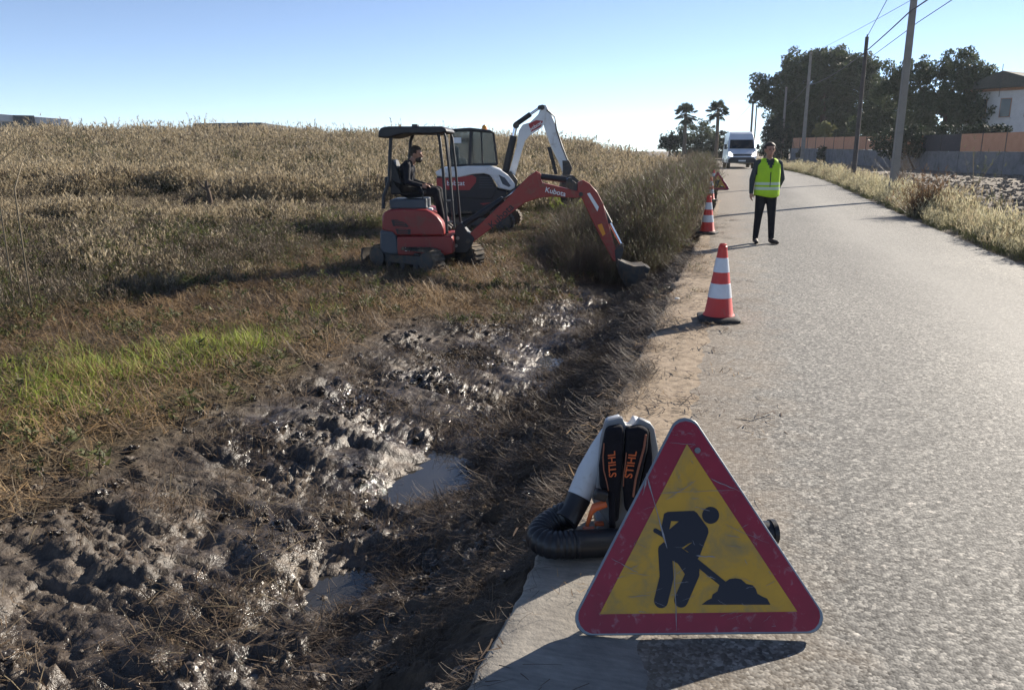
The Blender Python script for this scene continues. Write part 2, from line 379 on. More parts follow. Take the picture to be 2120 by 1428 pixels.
def make_asphalt():
    m, nt, N, L, P = _nt('old_asphalt')
    pos = N.new('ShaderNodeNewGeometry').outputs['Position']
    v = N.new('ShaderNodeTexVoronoi'); v.inputs['Scale'].default_value = 82; L.new(pos, v.inputs['Vector'])
    v2 = N.new('ShaderNodeTexVoronoi'); v2.inputs['Scale'].default_value = 42; L.new(pos, v2.inputs['Vector'])
    hs = N.new('ShaderNodeSeparateColor'); L.new(v.outputs['Color'], hs.inputs[0])
    hs2 = N.new('ShaderNodeSeparateColor'); L.new(v2.outputs['Color'], hs2.inputs[0])
    g = ramp(N, [(0.0, (0.045, 0.043, 0.041)), (0.3, (0.12, 0.116, 0.11)), (0.65, (0.195, 0.188, 0.176)), (1.0, (0.375, 0.36, 0.33))]); L.new(hs.outputs[0], g.inputs[0])
    g2 = ramp(N, [(0.0, (0.62, 0.62, 0.62)), (0.5, (0.98, 0.98, 0.97)), (0.93, (1.15, 1.15, 1.13)), (1.0, (1.6, 1.55, 1.5))]); L.new(hs2.outputs[1], g2.inputs[0])
    c = mixc(N, L, 1.0, g.outputs[0], g2.outputs[0], 'MULTIPLY')
    big = noise(N, L, 0.55, 5, 0.6, mapping(N, L, pos, (1, 0.22, 1)))
    rb = ramp(N, [(0.3, (0.80, 0.79, 0.78)), (0.5, (1.0, 0.99, 0.97)), (0.7, (1.24, 1.22, 1.18))]); L.new(big.outputs[0], rb.inputs[0])
    c = mixc(N, L, 1.0, c, rb.outputs[0], 'MULTIPLY')
    # dusty, worn band between the wheel paths
    sx = N.new('ShaderNodeSeparateXYZ'); L.new(pos, sx.inputs[0])
    wob = noise(N, L, 0.35, 3, 0.5, pos); xx = math_(N, L, 'MULTIPLY_ADD', wob.outputs[0], 1.1, sx.outputs[0])
    rw = ramp(N, [(0.0, 0.25), (0.15, 0.0), (0.40, 0.0), (0.58, 0.9), (0.68, 0.55), (0.80, 0.0), (0.93, 0.35), (1.0, 0.7)])
    mr = N.new('ShaderNodeMapRange'); L.new(xx, mr.inputs[0]); mr.inputs[1].default_value = 0.2; mr.inputs[2].default_value = 4.9; L.new(mr.outputs[0], rw.inputs[0])
    c = mixc(N, L, math_(N, L, 'MULTIPLY', rw.outputs[0], 0.42), c, (0.33, 0.315, 0.285))
    # loose soil near the left edge
    dn = noise(N, L, 2.2, 6, 0.7, pos); de = N.new('ShaderNodeMapRange'); L.new(sx.outputs[0], de.inputs[0])
    de.inputs[1].default_value = -0.35; de.inputs[2].default_value = 0.75; de.inputs[3].default_value = 1.0; de.inputs[4].default_value = 0.0
    dm = math_(N, L, 'MULTIPLY_ADD', de.outputs[0], 0.55, math_(N, L, 'SUBTRACT', dn.outputs[0], 0.62)); dm = math_(N, L, 'MULTIPLY', dm, 3.0, clamp=True)
    c = mixc(N, L, math_(N, L, 'MULTIPLY', dm, 0.42), c, (0.27, 0.205, 0.14))
    L.new(c, P.inputs['Base Color'])
    P.inputs['Roughness'].default_value = 0.78; P.inputs['Specular IOR Level'].default_value = 0.35
    b = N.new('ShaderNodeBump'); b.inputs['Strength'].default_value = 0.28; b.inputs['Distance'].default_value = 0.006
    L.new(v.outputs['Distance'], b.inputs['Height']); b.invert = True; L.new(b.outputs[0], P.inputs['Normal'])
    return m
def make_concrete():
    m, nt, N, L, P = _nt('old_concrete_edge')
    pos = N.new('ShaderNodeNewGeometry').outputs['Position']
    n1 = noise(N, L, 5, 6, 0.65, pos); n2 = noise(N, L, 60, 4, 0.6, pos); n3 = noise(N, L, 2.4, 6, 0.7, pos, 0.5)
    st = noise(N, L, 9, 4, 0.6, mapping(N, L, pos, (1.0, 5.0, 1)))
    r = ramp(N, [(0.3, (0.19, 0.175, 0.155)), (0.5, (0.27, 0.25, 0.22)), (0.72, (0.34, 0.315, 0.275))]); L.new(n1.outputs[0], r.inputs[0])
    r2 = ramp(N, [(0.3, (0.75, 0.75, 0.75)), (0.7, (1.12, 1.1, 1.08))]); L.new(st.outputs[0], r2.inputs[0])
    c = mixc(N, L, 1.0, r.outputs[0], r2.outputs[0], 'MULTIPLY')
    sx = N.new('ShaderNodeSeparateXYZ'); L.new(pos, sx.inputs[0])
    fy = N.new('ShaderNodeMapRange'); L.new(sx.outputs[1], fy.inputs[0]); fy.inputs[1].default_value = 2.6; fy.inputs[2].default_value = 4.6; fy.inputs[3].default_value = 0.0; fy.inputs[4].default_value = 0.62
    d = math_(N, L, 'ADD', n3.outputs[0], fy.outputs[0]); d = math_(N, L, 'MULTIPLY_ADD', d, 3.2, -1.95, True)
    r3 = ramp(N, [(0.3, (0.14, 0.105, 0.072)), (0.5, (0.29, 0.225, 0.16)), (0.75, (0.40, 0.32, 0.235))])
    n5 = noise(N, L, 11, 6, 0.7, pos); L.new(n5.outputs[0], r3.inputs[0])
    c = mixc(N, L, d, c, r3.outputs[0]); L.new(c, P.inputs['Base Color']); P.inputs['Roughness'].default_value = 0.88; P.inputs['Specular IOR Level'].default_value = 0.3
    hb = math_(N, L, 'MULTIPLY_ADD', n2.outputs[0], 0.5, n5.outputs[0])
    b = N.new('ShaderNodeBump'); b.inputs['Strength'].default_value = 0.5; b.inputs['Distance'].default_value = 0.012; L.new(hb, b.inputs['Height']); L.new(b.outputs[0], P.inputs['Normal'])
    return m
M['land'] = make_land_mat(); M['asphalt'] = make_asphalt(); M['concrete'] = make_concrete()
M['field'] = pm('ploughed_soil', (0.14, 0.12, 0.098), (0.24, 0.205, 0.165), 5, 0.95, bump=0.6, bscale=9, spec=0.2)
def make_water():
    m, nt, N, L, P = _nt('ditch_water')
    P.inputs['Base Color'].default_value = (0.035, 0.033, 0.03, 1); P.inputs['Roughness'].default_value = 0.06; P.inputs['Specular IOR Level'].default_value = 0.6
    pos = N.new('ShaderNodeNewGeometry').outputs['Position']; n = noise(N, L, 9, 2, 0.5, pos)
    b = N.new('ShaderNodeBump'); b.inputs['Strength'].default_value = 0.06; b.inputs['Distance'].default_value = 0.01; L.new(n.outputs[0], b.inputs['Height']); L.new(b.outputs[0], P.inputs['Normal'])
    return m
M['water'] = make_water()

# ------------------------------------------------------------------ the setting: land, road, road edge
def grid_mesh(name, xs, ys, zf, mat, attr=None, flip=False, smooth=True):
    nx, ny = len(xs), len(ys)
    XR, Y = np.meshgrid(xs, ys); Z = zf(XR, Y); X = XR + shift(Y)
    V = np.stack([X, Y, Z], -1).reshape(-1, 3)
    i = np.arange(ny - 1)[:, None] * nx + np.arange(nx - 1)[None, :]
    q = np.stack([i, i + 1, i + nx + 1, i + nx], -1).reshape(-1, 4)
    me = np_mesh(name, V, q, None, [mat], None, smooth)
    if attr is not None:
        a = me.color_attributes.new('zone', 'FLOAT_COLOR', 'POINT')
        C = np.ones((nx * ny, 4), np.float32); C[:, :3] = np.stack(attr(XR, Y, Z), -1).reshape(-1, 3); a.data.foreach_set('color', C.ravel())
    return link(name, me)
def geo(a, b, d0, g):
    out = [a]; d = d0; s = 1 if b > a else -1
    while (b - out[-1]) * s > 0: out.append(out[-1] + s * d); d *= g
    out[-1] = b; return out
xs = np.array(sorted(set(geo(-5.0, -420, 0.03, 1.055)[1:] + list(np.linspace(-5.0, -0.5, 345)))))
ys = [-40, -20, -10, -5] + list(np.arange(-2.5, 1.2, 0.05))
y = 1.2
while y < 24: ys.append(y); y += max(0.011, 0.0068 * y)
ys = np.array(ys + geo(24, 600, 0.2, 1.05))
def greenmask(X, Y):
    g = np.exp(-(((X + 5.4) / 1.05) ** 2 + ((Y - 5.2) / 1.25) ** 2)) + np.exp(-(((X + 4.75) / 0.45) ** 2 + ((Y - 6.6) / 0.75) ** 2)) + 0.6 * np.exp(-(((X + 4.75) / 0.3) ** 2 + ((Y - 8.4) / 0.5) ** 2))
    return np.clip(g, 0, 1)
def zones(X, Y, Z):
    m = mudmask(X, Y); bank = sst(-1.55, -1.2, X)
    m = np.clip(np.maximum(m * (1 - 0.8 * sst(-1.6, -1.1, X)), 0.25 * bank * sst(14, 12, Y)), 0, 1)
    pat = sst(0.1, 0.35, fbm(X * 1.3, Y * 1.3, 3, 91))
    m = m * (1 - 0.75 * pat * sst(2.2, 3.0, np.abs(X + 2.0) + 0.12 * np.clip(Y - 5, 0, 9)))
    wet = np.clip(sst(-0.40, -0.58, Z) + 0.8 * sst(0.1, 0.3, fbm(X * 1.1, Y * 1.1, 2, 93)), 0, 1)
    return m, wet, greenmask(X, Y) * 0.8
land_o = tag(grid_mesh('ground', xs, ys, land, M['land'], zones), kind='structure')
xr = np.array(geo(3.85, 9, 0.06, 1.02) + geo(9, 420, 0.12, 1.09)[1:]); yr = np.array([-40, -15, -5, 0] + geo(2, 70, 0.10, 1.006) + geo(70, 600, 1.0, 1.08)[1:])
tag(grid_mesh('ploughed_field', xr, yr, land_r, M['field']), kind='structure')
# asphalt with a ragged left edge
yq = np.array([-40, -10] + list(np.arange(0, 24, 0.08)) + geo(24, 420, 0.4, 1.05)); t = np.linspace(0, 1, 15)
Yg, T = np.meshgrid(yq, t, indexing='ij')
el = edge_l(Yg) + 0.05 * fbm(Yg * 1.3, Yg * 0, 4, 101); er = 4.05 + 0.07 * fbm(Yg * 0.9, Yg * 0 + 5, 4, 103)
Xg = el + (er - el) * T; Zg = rise(Yg) + 0.004 + 0.02 * np.sin(np.pi * T) - 0.012 * (1 - sst(0, 0.03, T))
V = np.stack([Xg + shift(Yg), Yg, Zg], -1).reshape(-1, 3); nx = len(t); i = np.arange(len(yq) - 1)[:, None] * nx + np.arange(nx - 1)[None]
tag(link('road', np_mesh('road', V, np.stack([i, i + 1, i + nx + 1, i + nx], -1).reshape(-1, 4), None, [M['asphalt']], None, True)), kind='structure')
# concrete edge strip: a real slab with a broken lip
prof = [(-0.40, -0.16), (0.0, -0.155), (0.0, -0.02), (0.02, -0.004), (0.12, 0.0), (0.3, 0.001), (0.55, 0.0), (0.8, -0.001), (1.0, -0.003)]
yc = np.array([-40, -10] + list(np.arange(0, 16, 0.03)) + geo(16, 420, 0.2, 1.04))
lip = -0.73 + (0.025 + 0.06 * sst(2.6, 4.5, yc)) * fbm(yc * 1.7, yc * 0, 4, 111) + 0.012 * perlin(yc * 14, yc * 0, 112)
V = []
for k, (u, z) in enumerate(prof):
    right = edge_l(yc) + 0.35
    x = lip + u * np.maximum(right - lip, 0.25) if u > 0 else lip + (0.25 if u < 0 else 0.0)
    zz = rise(yc) + z + (0.008 * fbm(yc * 3, yc * 0 + u * 9, 3, 113) - 0.004 if k > 2 else 0)
    zz = np.minimum(zz, rise(yc) - 0.003 if u > 0.5 else zz)
    V.append(np.stack([x + shift(yc), yc, zz], -1))
V = np.stack(V, 1).reshape(-1, 3); nx = len(prof); i = np.arange(len(yc) - 1)[:, None] * nx + np.arange(nx - 1)[None]
tag(link('road_edge', np_mesh('road_edge', V, np.stack([i, i + 1, i + nx + 1, i + nx], -1).reshape(-1, 4), None, [M['concrete']], None, True)), kind='structure')
# standing water in the low spots of the ditch
xx, yy = np.meshgrid(np.linspace(-2.4, -1.6, 60), np.linspace(3, 12, 300))
zl = float(np.percentile(land(xx, yy), 17))
me = bpy.data.meshes.new('water'); me.from_pydata([(-3.0, 0.5, zl), (-1.25, 0.5, zl), (-1.25, 13.4, zl), (-3.0, 13.4, zl)], [], [(0, 1, 2, 3)]); me.materials.append(M['water'])
tag(link('water', me), kind='structure')

# ------------------------------------------------------------------ plants: ribbon meshes and scattering
def ribbons(base, yaw, l0, l1, L, Wd, seg=3, tip=0.15, twist=None):
    base = np.asarray(base, float); N = len(yaw); P = np.zeros((N, seg + 1, 3)); P[:, 0] = base
    d = np.stack([np.cos(yaw), np.sin(yaw)], -1)
    for k in range(seg):
        a = l0 + (l1 - l0) * (k + 0.5) / seg; st = L / seg
        P[:, k + 1, :2] = P[:, k, :2] + d * (np.sin(a) * st)[:, None]; P[:, k + 1, 2] = P[:, k, 2] + np.cos(a) * st
    ty = yaw + np.pi / 2 if twist is None else twist
    s = np.stack([np.cos(ty), np.sin(ty), np.zeros(N)], -1)
    w = 1 - (1 - tip) * (np.linspace(0, 1, seg + 1) ** 1.5)
    A = P - s[:, None] * (w[None, :, None] * Wd[:, None, None] / 2); B = P + s[:, None] * (w[None, :, None] * Wd[:, None, None] / 2)
    V = np.stack([A, B], 2).reshape(-1, 3)
    o = (np.arange(N) * (seg + 1) * 2)[:, None] + (np.arange(seg) * 2)[None]
    q = np.stack([o, o + 1, o + 3, o + 2], -1).reshape(-1, 4)
    return V, q, P
PROTO = bpy.data.collections.new('plant_prototypes')
class Plant:
    def __init__(s, seed): s.r = np.random.default_rng(seed); s.V = []; s.Q = []; s.m = []; s.n = 0
    def put(s, V, q, m): s.V.append(V); s.Q.append(q + s.n); s.m.append(np.full(len(q), m)); s.n += len(V)
    def blades(s, n, h, spread, lean, w, m, seg=3, z0=0.0, bend=0.5, tip=0.15):
        r = s.r; yaw = r.uniform(0, 2 * np.pi, n); rad = spread * np.sqrt(r.uniform(0, 1, n)); ya = r.uniform(0, 2 * np.pi, n)
        base = np.stack([rad * np.cos(ya), rad * np.sin(ya), np.full(n, z0)], -1)
        l0 = r.uniform(0, lean, n); l1 = l0 + r.uniform(0, bend, n); L = r.uniform(*h, n); Wd = r.uniform(*w, n)
        V, q, P = ribbons(base, yaw, l0, l1, L, Wd, seg, tip); s.put(V, q, m); return P
    def leaves(s, P, per, t0, t1, L, w, m, l0=(0.5, 1.3), seg=1, tip=0.2, jit=0.01):
        r = s.r; N, k, _ = P.shape; idx = np.repeat(np.arange(N), per); t = r.uniform(t0, t1, len(idx)) * (k - 1)
        i = np.minimum(t.astype(int), k - 2); f = (t - i)[:, None]; b = P[idx, i] * (1 - f) + P[idx, i + 1] * f + r.normal(0, jit, (len(idx), 3))
        n = len(idx); a = r.uniform(*l0, n)
        V, q, PP = ribbons(b, r.uniform(0, 2 * np.pi, n), a, a + r.uniform(-0.2, 0.6, n), r.uniform(*L, n), r.uniform(*w, n), seg, tip, r.uniform(0, np.pi, n)); s.put(V, q, m); return PP
    def lying(s, n, L, w, area, zr, m, yaw=None, ys=3.2, curl=0.5, seg=3, tilt=0.2):
        r = s.r; y_ = r.uniform(0, 2 * np.pi, n) if yaw is None else yaw + r.normal(0, ys, n)
        base = np.stack([r.uniform(-area, area, n), r.uniform(-area, area, n), r.uniform(*zr, n)], -1)
        l0 = r.normal(1.52, tilt, n); V, q, P = ribbons(base, y_, l0, l0 + r.normal(0, curl, n), r.uniform(*L, n), r.uniform(*w, n), seg, 0.5); s.put(V, q, m); return P
    def done(s, name, mats):
        me = np_mesh(name, np.concatenate(s.V), np.concatenate(s.Q), None, mats, np.concatenate(s.m))
        o = bpy.data.objects.new(name, me); return o
def eul_from(normal, yaw):
    n = normal / np.linalg.norm(normal, axis=1)[:, None]; x = np.stack([np.cos(yaw), np.sin(yaw), np.zeros(len(yaw))], -1)
    x = x - n * (x * n).sum(1)[:, None]; x /= np.linalg.norm(x, axis=1)[:, None]; y = np.cross(n, x)
    ry = np.arcsin(np.clip(-x[:, 2], -1, 1)); rx = np.arctan2(y[:, 2], n[:, 2]); rz = np.arctan2(x[:, 1], x[:, 0])
    return np.stack([rx, ry, rz], -1)
def scatter(name, pts, rot, scl, idx, protos, label, cat):
    col = bpy.data.collections.new(name + '_source'); 
    for k, p in enumerate(protos): p.name = '%s_source_%02d' % (name, k); col.objects.link(p)
    me = bpy.data.meshes.new(name); n = len(pts); me.vertices.add(n); me.vertices.foreach_set('co', np.asarray(pts, np.float32).ravel())
    a = me.attributes.new('rot', 'FLOAT_VECTOR', 'POINT'); a.data.foreach_set('vector', np.asarray(rot, np.float32).ravel())
    a = me.attributes.new('scl', 'FLOAT_VECTOR', 'POINT'); a.data.foreach_set('vector', np.asarray(scl, np.float32).ravel())
    a = me.attributes.new('pick', 'INT', 'POINT'); a.data.foreach_set('value', np.asarray(idx, np.int32))
    o = link(name, me)
    ng = bpy.data.node_groups.new(name, 'GeometryNodeTree')
    ng.interface.new_socket('Geometry', in_out='INPUT', socket_type='NodeSocketGeometry'); ng.interface.new_socket('Geometry', in_out='OUTPUT', socket_type='NodeSocketGeometry')
    N = ng.nodes; L = ng.links; gi = N.new('NodeGroupInput'); go = N.new('NodeGroupOutput')
    iop = N.new('GeometryNodeInstanceOnPoints'); ci = N.new('GeometryNodeCollectionInfo')
    ci.inputs['Collection'].default_value = col; ci.inputs['Separate Children'].default_value = True; ci.inputs['Reset Children'].default_value = True
    def na(nm, ty):
        a = N.new('GeometryNodeInputNamedAttribute'); a.data_type = ty; a.inputs['Name'].default_value = nm; return a.outputs['Attribute']
    e2r = N.new('FunctionNodeEulerToRotation'); L.new(na('rot', 'FLOAT_VECTOR'), e2r.inputs[0])
    L.new(gi.outputs[0], iop.inputs['Points']); L.new(ci.outputs[0], iop.inputs['Instance']); iop.inputs['Pick Instance'].default_value = True
    L.new(na('pick', 'INT'), iop.inputs['Instance Index']); L.new(e2r.outputs[0], iop.inputs['Rotation']); L.new(na('scl', 'FLOAT_VECTOR'), iop.inputs['Scale'])
    L.new(iop.outputs[0], go.inputs[0])
    md = o.modifiers.new('scatter', 'NODES'); md.node_group = ng
    return tag(o, label, cat, kind='stuff')
RNG = np.random.default_rng(77)
def sample(n, x0, x1, y0, y1, dens, far=None):
    X = RNG.uniform(x0, x1, n); Y = RNG.uniform(y0, y1, n)
    keep = RNG.uniform(0, 1, n) < dens(X, Y)
    # keep what a camera near the photograph's place can see
    ang = np.degrees(np.arctan2(X, Y)); keep &= (Y > 0.5) & (ang > -62) & (ang < 34)
    return X[keep], Y[keep]
def normals(X, Y, f, e=0.06):
    gx = (f(X + e, Y) - f(X - e, Y)) / (2 * e); gy = (f(X, Y + e) - f(X, Y - e)) / (2 * e)
    return np.stack([-gx, -gy, np.ones(len(X))], -1)

LM = {}
LM['tan'] = leafm('dry_seed_heads', [(0.22, 0.175, 0.11), (0.34, 0.275, 0.175), (0.44, 0.36, 0.235), (0.27, 0.22, 0.14), (0.52, 0.43, 0.29)], 0.4)
LM['stem'] = leafm('dry_stems', [(0.10, 0.075, 0.048), (0.17, 0.13, 0.08), (0.13, 0.10, 0.062), (0.22, 0.175, 0.105)], 0.15)
LM['purple'] = leafm('withered_stems', [(0.085, 0.065, 0.048), (0.13, 0.102, 0.072), (0.18, 0.142, 0.10), (0.105, 0.088, 0.058)], 0.2)
LM['olive'] = leafm('olive_leaves', [(0.05, 0.062, 0.022), (0.085, 0.098, 0.034), (0.125, 0.135, 0.048), (0.065, 0.075, 0.03), (0.15, 0.145, 0.06)], 0.35)
LM['green'] = leafm('green_leaves', [(0.07, 0.11, 0.02), (0.12, 0.17, 0.03), (0.17, 0.22, 0.045), (0.10, 0.14, 0.03)], 0.45)
LM['lime'] = leafm('bright_grass', [(0.15, 0.21, 0.035), (0.25, 0.31, 0.055), (0.34, 0.38, 0.085), (0.34, 0.31, 0.12)], 0.45)
LM['straw'] = leafm('cut_straw', [(0.13, 0.08, 0.04), (0.22, 0.14, 0.065), (0.32, 0.215, 0.105), (0.17, 0.105, 0.055), (0.40, 0.29, 0.16)], 0.2)
LM['root'] = leafm('dark_roots', [(0.03, 0.022, 0.016), (0.055, 0.038, 0.026), (0.08, 0.056, 0.037), (0.045, 0.033, 0.024), (0.115, 0.082, 0.052)], 0.05)
LM['brown'] = leafm('brown_litter', [(0.05, 0.034, 0.024), (0.09, 0.06, 0.038), (0.13, 0.09, 0.055), (0.07, 0.05, 0.035), (0.19, 0.135, 0.08)], 0.1)
LM['pale'] = leafm('pale_verge_heads', [(0.32, 0.285, 0.17), (0.45, 0.405, 0.26), (0.56, 0.51, 0.34), (0.38, 0.335, 0.20)], 0.45)
LM['vgreen'] = leafm('verge_green', [(0.075, 0.085, 0.042), (0.115, 0.125, 0.06), (0.16, 0.16, 0.082), (0.095, 0.10, 0.052)], 0.4)

def dry_weed(seed, h=(0.55, 1.05), n=13, head=5):
    p = Plant(seed); P = p.blades(n, h, 0.16, 0.28, (0.006, 0.010), 1, 4, bend=0.35, tip=0.5)
    p.leaves(P, head, 0.62, 1.0, (0.05, 0.13), (0.016, 0.034), 0, (0.0, 0.6), 1, 0.35); p.leaves(P, 4, 0.05, 0.7, (0.07, 0.2), (0.008, 0.018), 2, (0.4, 1.4), 2)
    p.blades(8, (0.2, 0.5), 0.2, 0.6, (0.008, 0.014), 2, 3); return p
def leafy(seed, h=(0.35, 0.75), n=9, per=12, mat=0, size=(0.04, 0.1)):
    p = Plant(seed); P = p.blades(n, h, 0.12, 0.6, (0.006, 0.01), 1, 4, bend=0.4, tip=0.5)
    p.leaves(P, per, 0.15, 1.0, size, (0.016, 0.036), mat, (0.3, 1.5), 1, 0.25); return p

# ------------------------------------------------------------------ vegetation that reads as one mass
BY = [0, 5, 7.6, 9.8, 14, 17, 21.5, 24.5, 30, 45, 80]
BX = [-7.0, -7.3, -7.7, -6.9, -7.4, -8.6, -8.4, -5.2, -4.2, -2.6, -2.4]
def tall_edge(Y): return np.interp(Y, BY, BX)
def field_h(X, Y):
    dep = X * FW[0] / math.cos(PITCH) + Y * FW[1] / math.cos(PITCH)
    low = sst(19.5, 21.5, dep + 2.0 * perlin(X * 0.2, Y * 0.2, 8)) * sst(28, 25.5, dep + 2.0 * perlin(X * 0.2, Y * 0.2, 8)) * sst(-6.5, -9, X)
    e = sst(0.0, 2.2, tall_edge(Y) - X)
    nb = sst(20.5, 17.5, dep + 1.5 * perlin(X * 0.25, Y * 0.25, 7))
    return (1 - 0.68 * low) * (1 - 0.42 * nb) * (0.6 + 0.4 * e) * (0.9 + 0.55 * fbm(X * 0.6, Y * 0.6, 2, 9))
def near_machine(X, Y):
    return (((X + 5.05) / 1.7) ** 2 + ((Y - 12.6) / 1.5) ** 2 < 1) | (((X + 6.4) / 1.9) ** 2 + ((Y - 19.6) / 1.7) ** 2 < 1)
X, Y = [], []
for (n, x0, x1, y0, y1, mul) in ((26000, -26, -4, 3, 26, 1.0), (42000, -62, -2, 20, 62, 0.5), (26000, -95, -2, 55, 100, 0.28)):
    def dn(X, Y):
        d = np.where(X - shift(Y) < tall_edge(Y) + 0.5 * perlin(X * 0.8, Y * 0.8, 12), 1.0, 0.0)
        gap = np.where(sst(-0.35, 0.0, fbm(X * 0.5, Y * 0.5, 2, 14)) > 0.35, 1, 0.45) * np.where(np.hypot(X, Y) < 19, 0.45 + 0.55 * sst(-0.1, 0.15, fbm(X * 1.1, Y * 1.1, 2, 15)), 1)
        return d * gap * ~near_machine(X, Y) * np.where(Y > (26 if x0 > -50 else 0), 0.35, 1) * mul * 2
    a, b = sample(n, x0, x1, y0, y1, lambda X, Y: dn(X, Y) * 0.5); X.append(a); Y.append(b)
X = np.concatenate(X); Y = np.concatenate(Y); n = len(X)
protos = [dry_weed(200 + k).done('w', [LM['tan'], LM['stem'], LM['olive']]) for k in range(5)]
protos += [leafy(210 + k, (0.4, 0.85), 10, 14).done('w', [LM['olive'], LM['stem']]) for k in range(3)]
protos += [dry_weed(220 + k, (0.5, 0.9), 16, 3).done('w', [LM['purple'], LM['purple'], LM['olive']]) for k in range(2)]
protos += [leafy(231, (0.3, 0.7), 9, 13).done('w', [LM['green'], LM['stem']])]
hh = field_h(X, Y); d2 = np.hypot(X, Y)
nearb = sst(26, 16, d2 + 3 * perlin(X * 0.3, Y * 0.3, 18))
u = RNG.uniform(0, 1, n); pat = fbm(X * 0.35, Y * 0.35, 2, 16)
pick = np.where(u < 0.66 - 0.56 * nearb - 0.45 * pat, RNG.integers(0, 5, n), np.where(u < 0.86 - 0.08 * nearb, np.where((nearb > 0.2) & (RNG.uniform(0, 1, n) < 0.3), 10, RNG.integers(5, 8, n)), RNG.integers(8, 10, n)))
s = hh * RNG.uniform(0.75, 1.2, n) * (1 + 0.25 * sst(45, 80, d2))
pick = np.where((hh < 0.5) & (RNG.uniform(0, 1, n) < 0.6), RNG.integers(8, 10, n), pick)
rot = np.stack([RNG.normal(0, 0.09, n), RNG.normal(0, 0.09, n), RNG.uniform(0, 6.28, n)], -1)
scl = np.stack([s * 1.25, s * 1.25, s], -1) * (1 + 0.35 * sst(30, 70, d2))[:, None] * np.array([1.15, 1.15, 0.95])
scatter('dry_weeds', np.stack([X, Y, landw(X, Y) - 0.03], -1), rot, scl, pick, protos, 'waist-high field of dry brown and olive weeds rising to the skyline', 'weeds')

# scrub along the ditch that has not been cut
X, Y = sample(16000, -4.3, -0.7, 13.6, 75, lambda X, Y: np.where((X - shift(Y) < -1.12 - 0.4 * sst(16, 21, Y) - 0.12 * perlin(Y * 0.6, X * 0, 3)) & (X - shift(Y) > -3.7 + 0.8 * sst(16, 13.6, Y) + 0.4 * perlin(X, Y * 0.7, 5)), np.where(Y < 28, 0.5, 0.22), 0))
n = len(X)
def shrub(seed, green):
    p = Plant(seed); P = p.blades(30, (0.55, 1.25), 0.2, 0.55, (0.006, 0.011), 1, 5, bend=0.45, tip=0.4)
    p.leaves(P, 9, 0.1, 1.0, (0.10, 0.26), (0.005, 0.009), 1, (0.2, 1.0), 2); p.leaves(P, 9 if green else 4, 0.25, 1.0, (0.035, 0.08), (0.013, 0.024), 0, (0.2, 1.4), 1); return p
protos = [shrub(300, 1).done('s', [LM['olive'], LM['purple']]), shrub(301, 1).done('s', [LM['vgreen'], LM['stem']]), shrub(302, 0).done('s', [LM['purple'], LM['purple']]), shrub(303, 0).done('s', [LM['olive'], LM['purple']])]
xr_ = X - shift(Y); hs = (0.75 + 0.5 * sst(-3.2, -1.9, xr_)) * (0.62 + 0.38 * sst(13.6, 18, Y)) * (0.9 + 0.3 * perlin(X * 0.7, Y * 0.4, 6)) * (1 - 0.4 * sst(-1.35, -1.0, xr_)) * RNG.uniform(0.75, 1.15, n)
u = RNG.uniform(0, 1, n) + 0.45 * sst(-2.4, -1.2, xr_)
pick = np.where(u < 0.45, 2, np.where(u < 0.72, 3, np.where(u < 1.0, 0, 1)))
scatter('roadside_scrub', np.stack([X, Y, landw(X, Y) - 0.03], -1), np.stack([RNG.normal(0, .1, n), RNG.normal(0, .1, n), RNG.uniform(0, 6.28, n)], -1), np.stack([hs * 1.05, hs * 1.05, hs * 1.12], -1), pick, protos, 'twiggy brown and olive scrub filling the uncut ditch beside the road', 'scrub')

# verge grass on the right
X, Y = sample(22000, -8, 6.2, 9.5, 90, lambda X, Y: np.where((X - shift(Y) > 4.12 + 0.12 * perlin(Y * 0.8, X * 0, 21)) & (X - shift(Y) < 5.35 + 0.3 * perlin(Y * 0.4, X * 0, 22)), np.where(Y < 35, 0.9, 0.5), 0))
n = len(X)
def verge(seed):
    p = Plant(seed); P = p.blades(26, (0.25, 0.62), 0.13, 0.4, (0.005, 0.009), 1, 3, bend=0.5); p.leaves(P, 3, 0.68, 1.0, (0.05, 0.11), (0.012, 0.024), 0, (0.1, 0.7), 1); p.blades(16, (0.12, 0.35), 0.16, 0.8, (0.006, 0.011), 1, 3, bend=0.8); return p
protos = [verge(400 + k).done('v', [LM['pale'], LM['vgreen']]) for k in range(3)] + [verge(405).done('v', [LM['tan'], LM['olive']])]
xr_ = X - shift(Y); hv = (0.7 + 0.45 * sst(4.1, 4.8, xr_)) * RNG.uniform(0.65, 1.15, n) * (0.95 + 0.45 * perlin(X * 0.9, Y * 0.5, 23))
scatter('verge_grass', np.stack([X, Y, land_r(xr_, Y) - 0.01], -1), np.stack([RNG.normal(0, .12, n), RNG.normal(0, .12, n), RNG.uniform(0, 6.28, n)], -1), np.stack([hv, hv, hv], -1), np.where(RNG.uniform(0, 1, n) < 0.75, RNG.integers(0, 3, n), 3), protos, 'pale dry grass tufts along the right edge of the road', 'grass')
# thin weeds at the ploughed field's edge
X, Y = sample(3000, 4, 16, 12, 60, lambda X, Y: np.where((X - shift(Y) > 5.2) & (X - shift(Y) < 9), 0.35 * np.exp(-(X - shift(Y) - 5.2) / 1.2), 0)); n = len(X)
protos = [dry_weed(420, (0.3, 0.8), 9, 4).done('f', [LM['tan'], LM['stem'], LM['purple']]), leafy(421, (0.25, 0.6), 8, 9).done('f', [LM['olive'], LM['purple']])]
sc_ = RNG.uniform(0.6, 1.1, n)
scatter('field_edge_weeds', np.stack([X, Y, land_r(X - shift(Y), Y) - 0.01], -1), np.stack([RNG.normal(0, .1, n), RNG.normal(0, .1, n), RNG.uniform(0, 6.28, n)], -1), np.stack([sc_] * 3, -1), RNG.integers(0, 2, n), protos, 'sparse dry weeds between the verge grass and the ploughed field', 'weeds')

